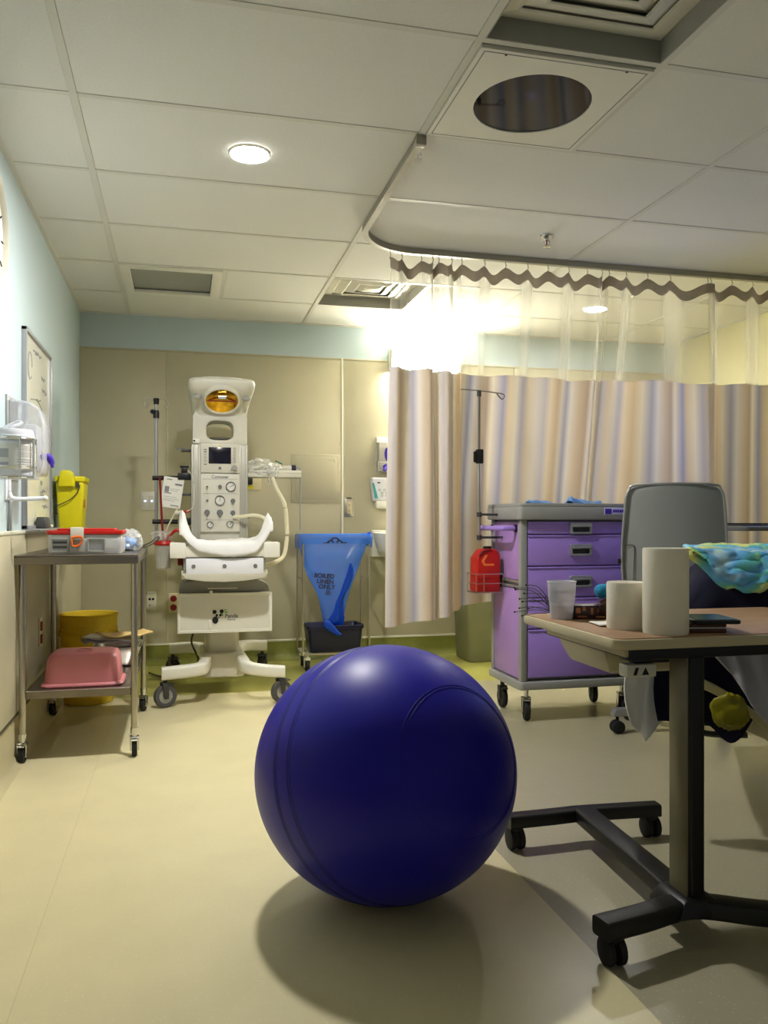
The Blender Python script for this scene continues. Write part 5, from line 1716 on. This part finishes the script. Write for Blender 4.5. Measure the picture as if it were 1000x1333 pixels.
t = tag(ppn.grid(nap, 8, 8).build('paper_napkin', M['paper'], solid=.002, smooth=40), 'folded white paper napkin beside the short candle', 'napkin')
t = thing('wallet', 'brown leather wallet under the black phone', 'wallet', (1.205, 1.735, TZ), math.radians(-12))
MB().box(-.055, .035, -.05, .06, 0, .010).build('cover', M['brown'], t, bevel=.003)
MB().box(-.052, .033, -.047, .057, .010, .013).build('pages', M['paper'], t)
MB().box(-.055, .035, -.05, .06, .013, .021).build('flap', M['brown'], t, bevel=.003)
t = thing('mobile_phone', 'black mobile phone lying on the brown wallet', 'phone', (1.222, 1.725, TZ + .0212), math.radians(-12))
MB().prism(rrect(-.065, .048, -.055, .075, .012), 0, .010, 'z').build('case', M['black'], t, bevel=.003)
MB().prism(rrect(-.058, .041, -.048, .068, .008), .010, .0108, 'z').build('screen', M['screen_dark'], t)

# ------------------------------------------------------------------ bed
BP = Vector((1.43, 2.42, 0))          # corner of the bed at its foot
BA = math.radians(-31.8)
BM = T(*BP) @ Matrix.Rotation(BA, 4, 'Z')
t = thing('hospital_bed', 'hospital bed with cream frame under the hanging sheets', 'bed', BP, BA)
LB, WB = 2.0, .88
MB().box(.03, LB, .01, WB, .46, .53).build('deck', M['beige'], t, bevel=.01)
MB().box(.03, LB - .02, .015, WB - .01, .53, .70).build('mattress', M['sheet'], t, bevel=.04, seg=3)
MB().prism([(.26, .40), (.30, .33), (.40, .29), (1.5, .22), (1.5, .45), (.26, .45)], .03, .09).build('side_cover', M['beige'], t, bevel=.008)
MB().box(.14, .40, .12, .60, .30, .45).build('foot_motor', M['black'], t, bevel=.015)
MB().box(.40, 1.6, .12, WB - .12, .26, .45).build('base_frame', M['dark_grey'], t, bevel=.02)
for x in (.80, 1.7):
    for y in (.12, WB - .12):
        caster(t, BP.x + x, BP.y + y, .07, M['rubber'], M['dark_grey'], .034, .28, M['dark_grey'], turn=.2)
MB().box(LB - .02, LB + .03, 0, WB, .30, 1.10).build('head_board', M['beige'], t, bevel=.02, seg=3)
MB().tube(curve_pts([(.14, .05, .36), (.17, .05, .335), (.20, .05, .30), (.26, .05, .295), (.34, .05, .30)], 5), .010, 8).build('foot_hook', M['dark_grey'], t)


def wavy(fn, nu, nv, name, m, label, cat, solid=.006, sm=70):
    o = MB().grid(lambda a, b_: BM @ fn(a, b_), nu, nv).build(name, m, solid=solid, smooth=sm, fix=False)
    return tag(o, label, cat)


# in bed coordinates: x along the bed from its foot, y across from the near side
def heap(a, b_):
    x = .10 + 1.2 * a
    y = -.012 + .70 * b_
    z = .722 + .128 * sstep(x, .12, .24) * (1 - .3 * b_) + .014 * noise.noise(Vector((x * 6, y * 6, 1)))
    if b_ < .2:          # hangs down the near side
        f_ = 1 - b_ / .2
        y = .012 - .036 * math.sin(f_ * PI / 2) + .008 * noise.noise(Vector((x * 9, f_ * 3, 7)))
        z -= f_ * (.20 + .02 * math.sin(x * 11))
    return Vector((x, y, z))


wavy(heap, 60, 40, 'navy_blanket', M['navy_cloth'], 'dark navy blanket heaped on the foot of the bed', 'blanket')


def td(a, b_):
    x = .16 + .9 * a
    y = .50 * b_
    z = .880 + .014 * noise.noise(Vector((x * 7, y * 7, 9))) + .012 * abs(noise.noise(Vector((x * 22, y * 18, 2))))
    if b_ < .4:
        f_ = 1 - b_ / .4
        y = .004 - .050 * math.sin(f_ * PI / 2) - .018 * abs(noise.noise(Vector((x * 16 + f_ * 2, f_ * 4, 4)))) - .012 * abs(noise.noise(Vector((x * 36 - f_ * 5, f_ * 7, 8))))
        z -= f_ * (.012 + .098 * sstep(x, .15, .27)) + .010 * noise.noise(Vector((x * 14, f_ * 5, 14)))
    return Vector((x, y, z))


wavy(td, 80, 50, 'tie_dye_blanket', M['tiedye'], 'green, yellow and blue tie dye blanket on top of the navy blanket', 'blanket', .012)


# sheets hanging at the foot and the near side
def hang_white(a, b_):
    x = .045 + .07 * a - .082 * math.sin(b_ * 2.25) * (1 - .45 * a) + .012 * b_
    y = -.072 - .016 * math.sin(a * 9 + b_ * 3) + .05 * a - .012 * b_
    z = .69 - b_ * ((.35 + .055 * a / .4) if a < .4 else .405 - .07 * (a - .4) / .6)
    return Vector((x, y, max(z, .2)))


wavy(hang_white, 30, 26, 'white_sheet', M['sheet'], 'white sheet corner hanging off the foot of the bed', 'sheet', .004)


def hang_navy(a, b_):
    x = .035 + .40 * a
    y = -.030 - .012 * math.sin(a * 16 + b_ * 3) - .015 * b_
    drop = .34 + .07 * math.exp(-((a - .62) / .13) ** 2) - .04 * a - .10 * sstep(a, .7, 1)
    return Vector((x, y, .645 - b_ * (drop - .035)))


wavy(hang_navy, 40, 26, 'navy_sheet', M['navy_cloth'], 'navy sheet hanging down the near side of the bed', 'sheet', .004)


def hang_grey(a, b_):
    x = .20 + .45 * a
    y = -.128 - .014 * math.sin(a * 15 + b_ * 5) - .008 * math.sin(a * 31 - b_ * 7) - .01 * b_
    z = .69 - b_ * (.10 + .24 * sstep(a, .0, .5))
    return Vector((x, y, z))


wavy(hang_grey, 40, 26, 'grey_sheet', M['cloth_grey'], 'pale grey sheet bunched over the near side of the bed', 'sheet', .006)


def hang_edge(a, b_):
    x = .17 + .26 * a
    y = -.080 - .006 * math.sin(a * 7)
    z = .50 - .17 * a ** 1.5 - .030 * b_
    return Vector((x, y, z))


wavy(hang_edge, 30, 5, 'cream_binding', mat('cream_binding', (206, 196, 150), .9), 'cream blanket edge sagging below the grey sheet', 'blanket', .010)

yb = crumple((.275, -.110, .405), .055, (.86, .34, 1.0), 23, .32, 20, 2.6)
yb.v = [BM @ v for v in yb.v]
tag(yb.build('yellow_bag', M['cloth_yellow'], smooth=45), 'yellow plastic bag hanging below the bed sheets', 'plastic bag')
bp_ = crumple((.135, -.085, .40), .030, (.9, .6, 1.2), 6, .15, 12)
bp_.v = [BM @ v for v in bp_.v]
tag(bp_.build('blue_pouch', M['blue_bag_deep'], smooth=60), 'bright blue pouch hanging behind the table column', 'pouch')

# ------------------------------------------------------------------ computer stand by the bed
t = thing('computer_stand', 'computer stand with a grey keyboard shelf by the bed', 'computer stand', (3.1, 3.55, 0))
MB().box(3.06, 3.14, 3.50, 3.58, .08, 1.50).build('column', M['grey'], t, bevel=.01, world=True)
for k in range(4):
    a = math.radians(45 + 90 * k)
    MB().tube([(3.1, 3.54, .10), (3.1 + .28 * math.cos(a), 3.54 + .28 * math.sin(a), .085)], [.028, .018], 8).build('foot', M['grey'], t, world=True)
    caster(t, 3.1 + .26 * math.cos(a), 3.54 + .26 * math.sin(a), .03, M['rubber'], M['black'], .02, .085, M['rubber'])
MB().prism(rrect(2.555, 3.08, 3.36, 3.72, .03), .932, .955, 'z').build('keyboard_shelf', M['mid_grey'], t, bevel=.006, seg=2, world=True)
MB().box(2.985, 3.015, 3.34, 3.74, 1.225, 1.50).build('monitor', M['black'], t, bevel=.006, world=True)
MB().box(2.9825, 2.9855, 3.355, 3.725, 1.243, 1.488).build('screen', M['screen_lit'], t, world=True)
MB().box(3.012, 3.062, 3.50, 3.58, 1.32, 1.40).build('monitor_mount', M['black'], t, world=True)
t = thing('keyboard', 'dark computer keyboard on the grey shelf by the bed', 'keyboard', (2.80, 3.54, .955))
MB().box(-.17, .13, -.15, .15, 0, .008).build('case', M['dark_grey'], t, bevel=.002)
ky = MB()
for i_ in range(10):
    for j_ in range(12):
        ky.box(-.15 + i_ * .027, -.128 + i_ * .027, -.14 + j_ * .0235, -.12 + j_ * .0235, .008, .014)
ky.build('keys', M['black'], t)

# ------------------------------------------------------------------ birthing ball
R_B = .325
t = thing('exercise_ball', 'large glossy dark blue exercise ball on the floor', 'exercise ball', (.523, 2.12, 0))
th = math.radians(13.736)
rt, fw = Vector((math.cos(th), -math.sin(th), 0)), Vector((math.sin(th), math.cos(th), 0))
vd = (fw * math.cos(math.radians(16.9)) - Vector((0, 0, 1)) * math.sin(math.radians(16.9)))
up_ = rt.cross(vd).normalized()
axis = (rt * .62 + up_ * .08 - vd * .78).normalized()
Q = axis.to_track_quat('Z', 'Y').to_matrix().to_4x4()
A = T(0, 0, R_B) @ Matrix.Diagonal((1.052, 1.052, 1, 1)) @ Q
n_ = 96
prof = [(max(1e-4, R_B * math.sin(PI * k / n_)), -R_B * math.cos(PI * k / n_)) for k in range(n_ + 1)]
MB().lathe(prof, (0, 0, 0), 128, A).build('ball', M['ball'], t, smooth=180)
for cd_, wd_ in ((32, .0010), (33.5, .0010), (80, .0018), (81.4, .0014), (88.6, .0020), (90, .0016), (136, .0016), (142, .0016)):
    c0 = math.radians(cd_)
    MB().lathe([((R_B - .0004) * math.sin(c0 - wd_ / R_B), (R_B - .0004) * math.cos(c0 - wd_ / R_B)), ((R_B + .0011) * math.sin(c0), (R_B + .0011) * math.cos(c0)), ((R_B - .0004) * math.sin(c0 + wd_ / R_B), (R_B - .0004) * math.cos(c0 + wd_ / R_B))], n=128, M=A, cap=False).build('ridge', M['ball_ridge'] if cd_ > 60 else M['ball'], t, smooth=180)
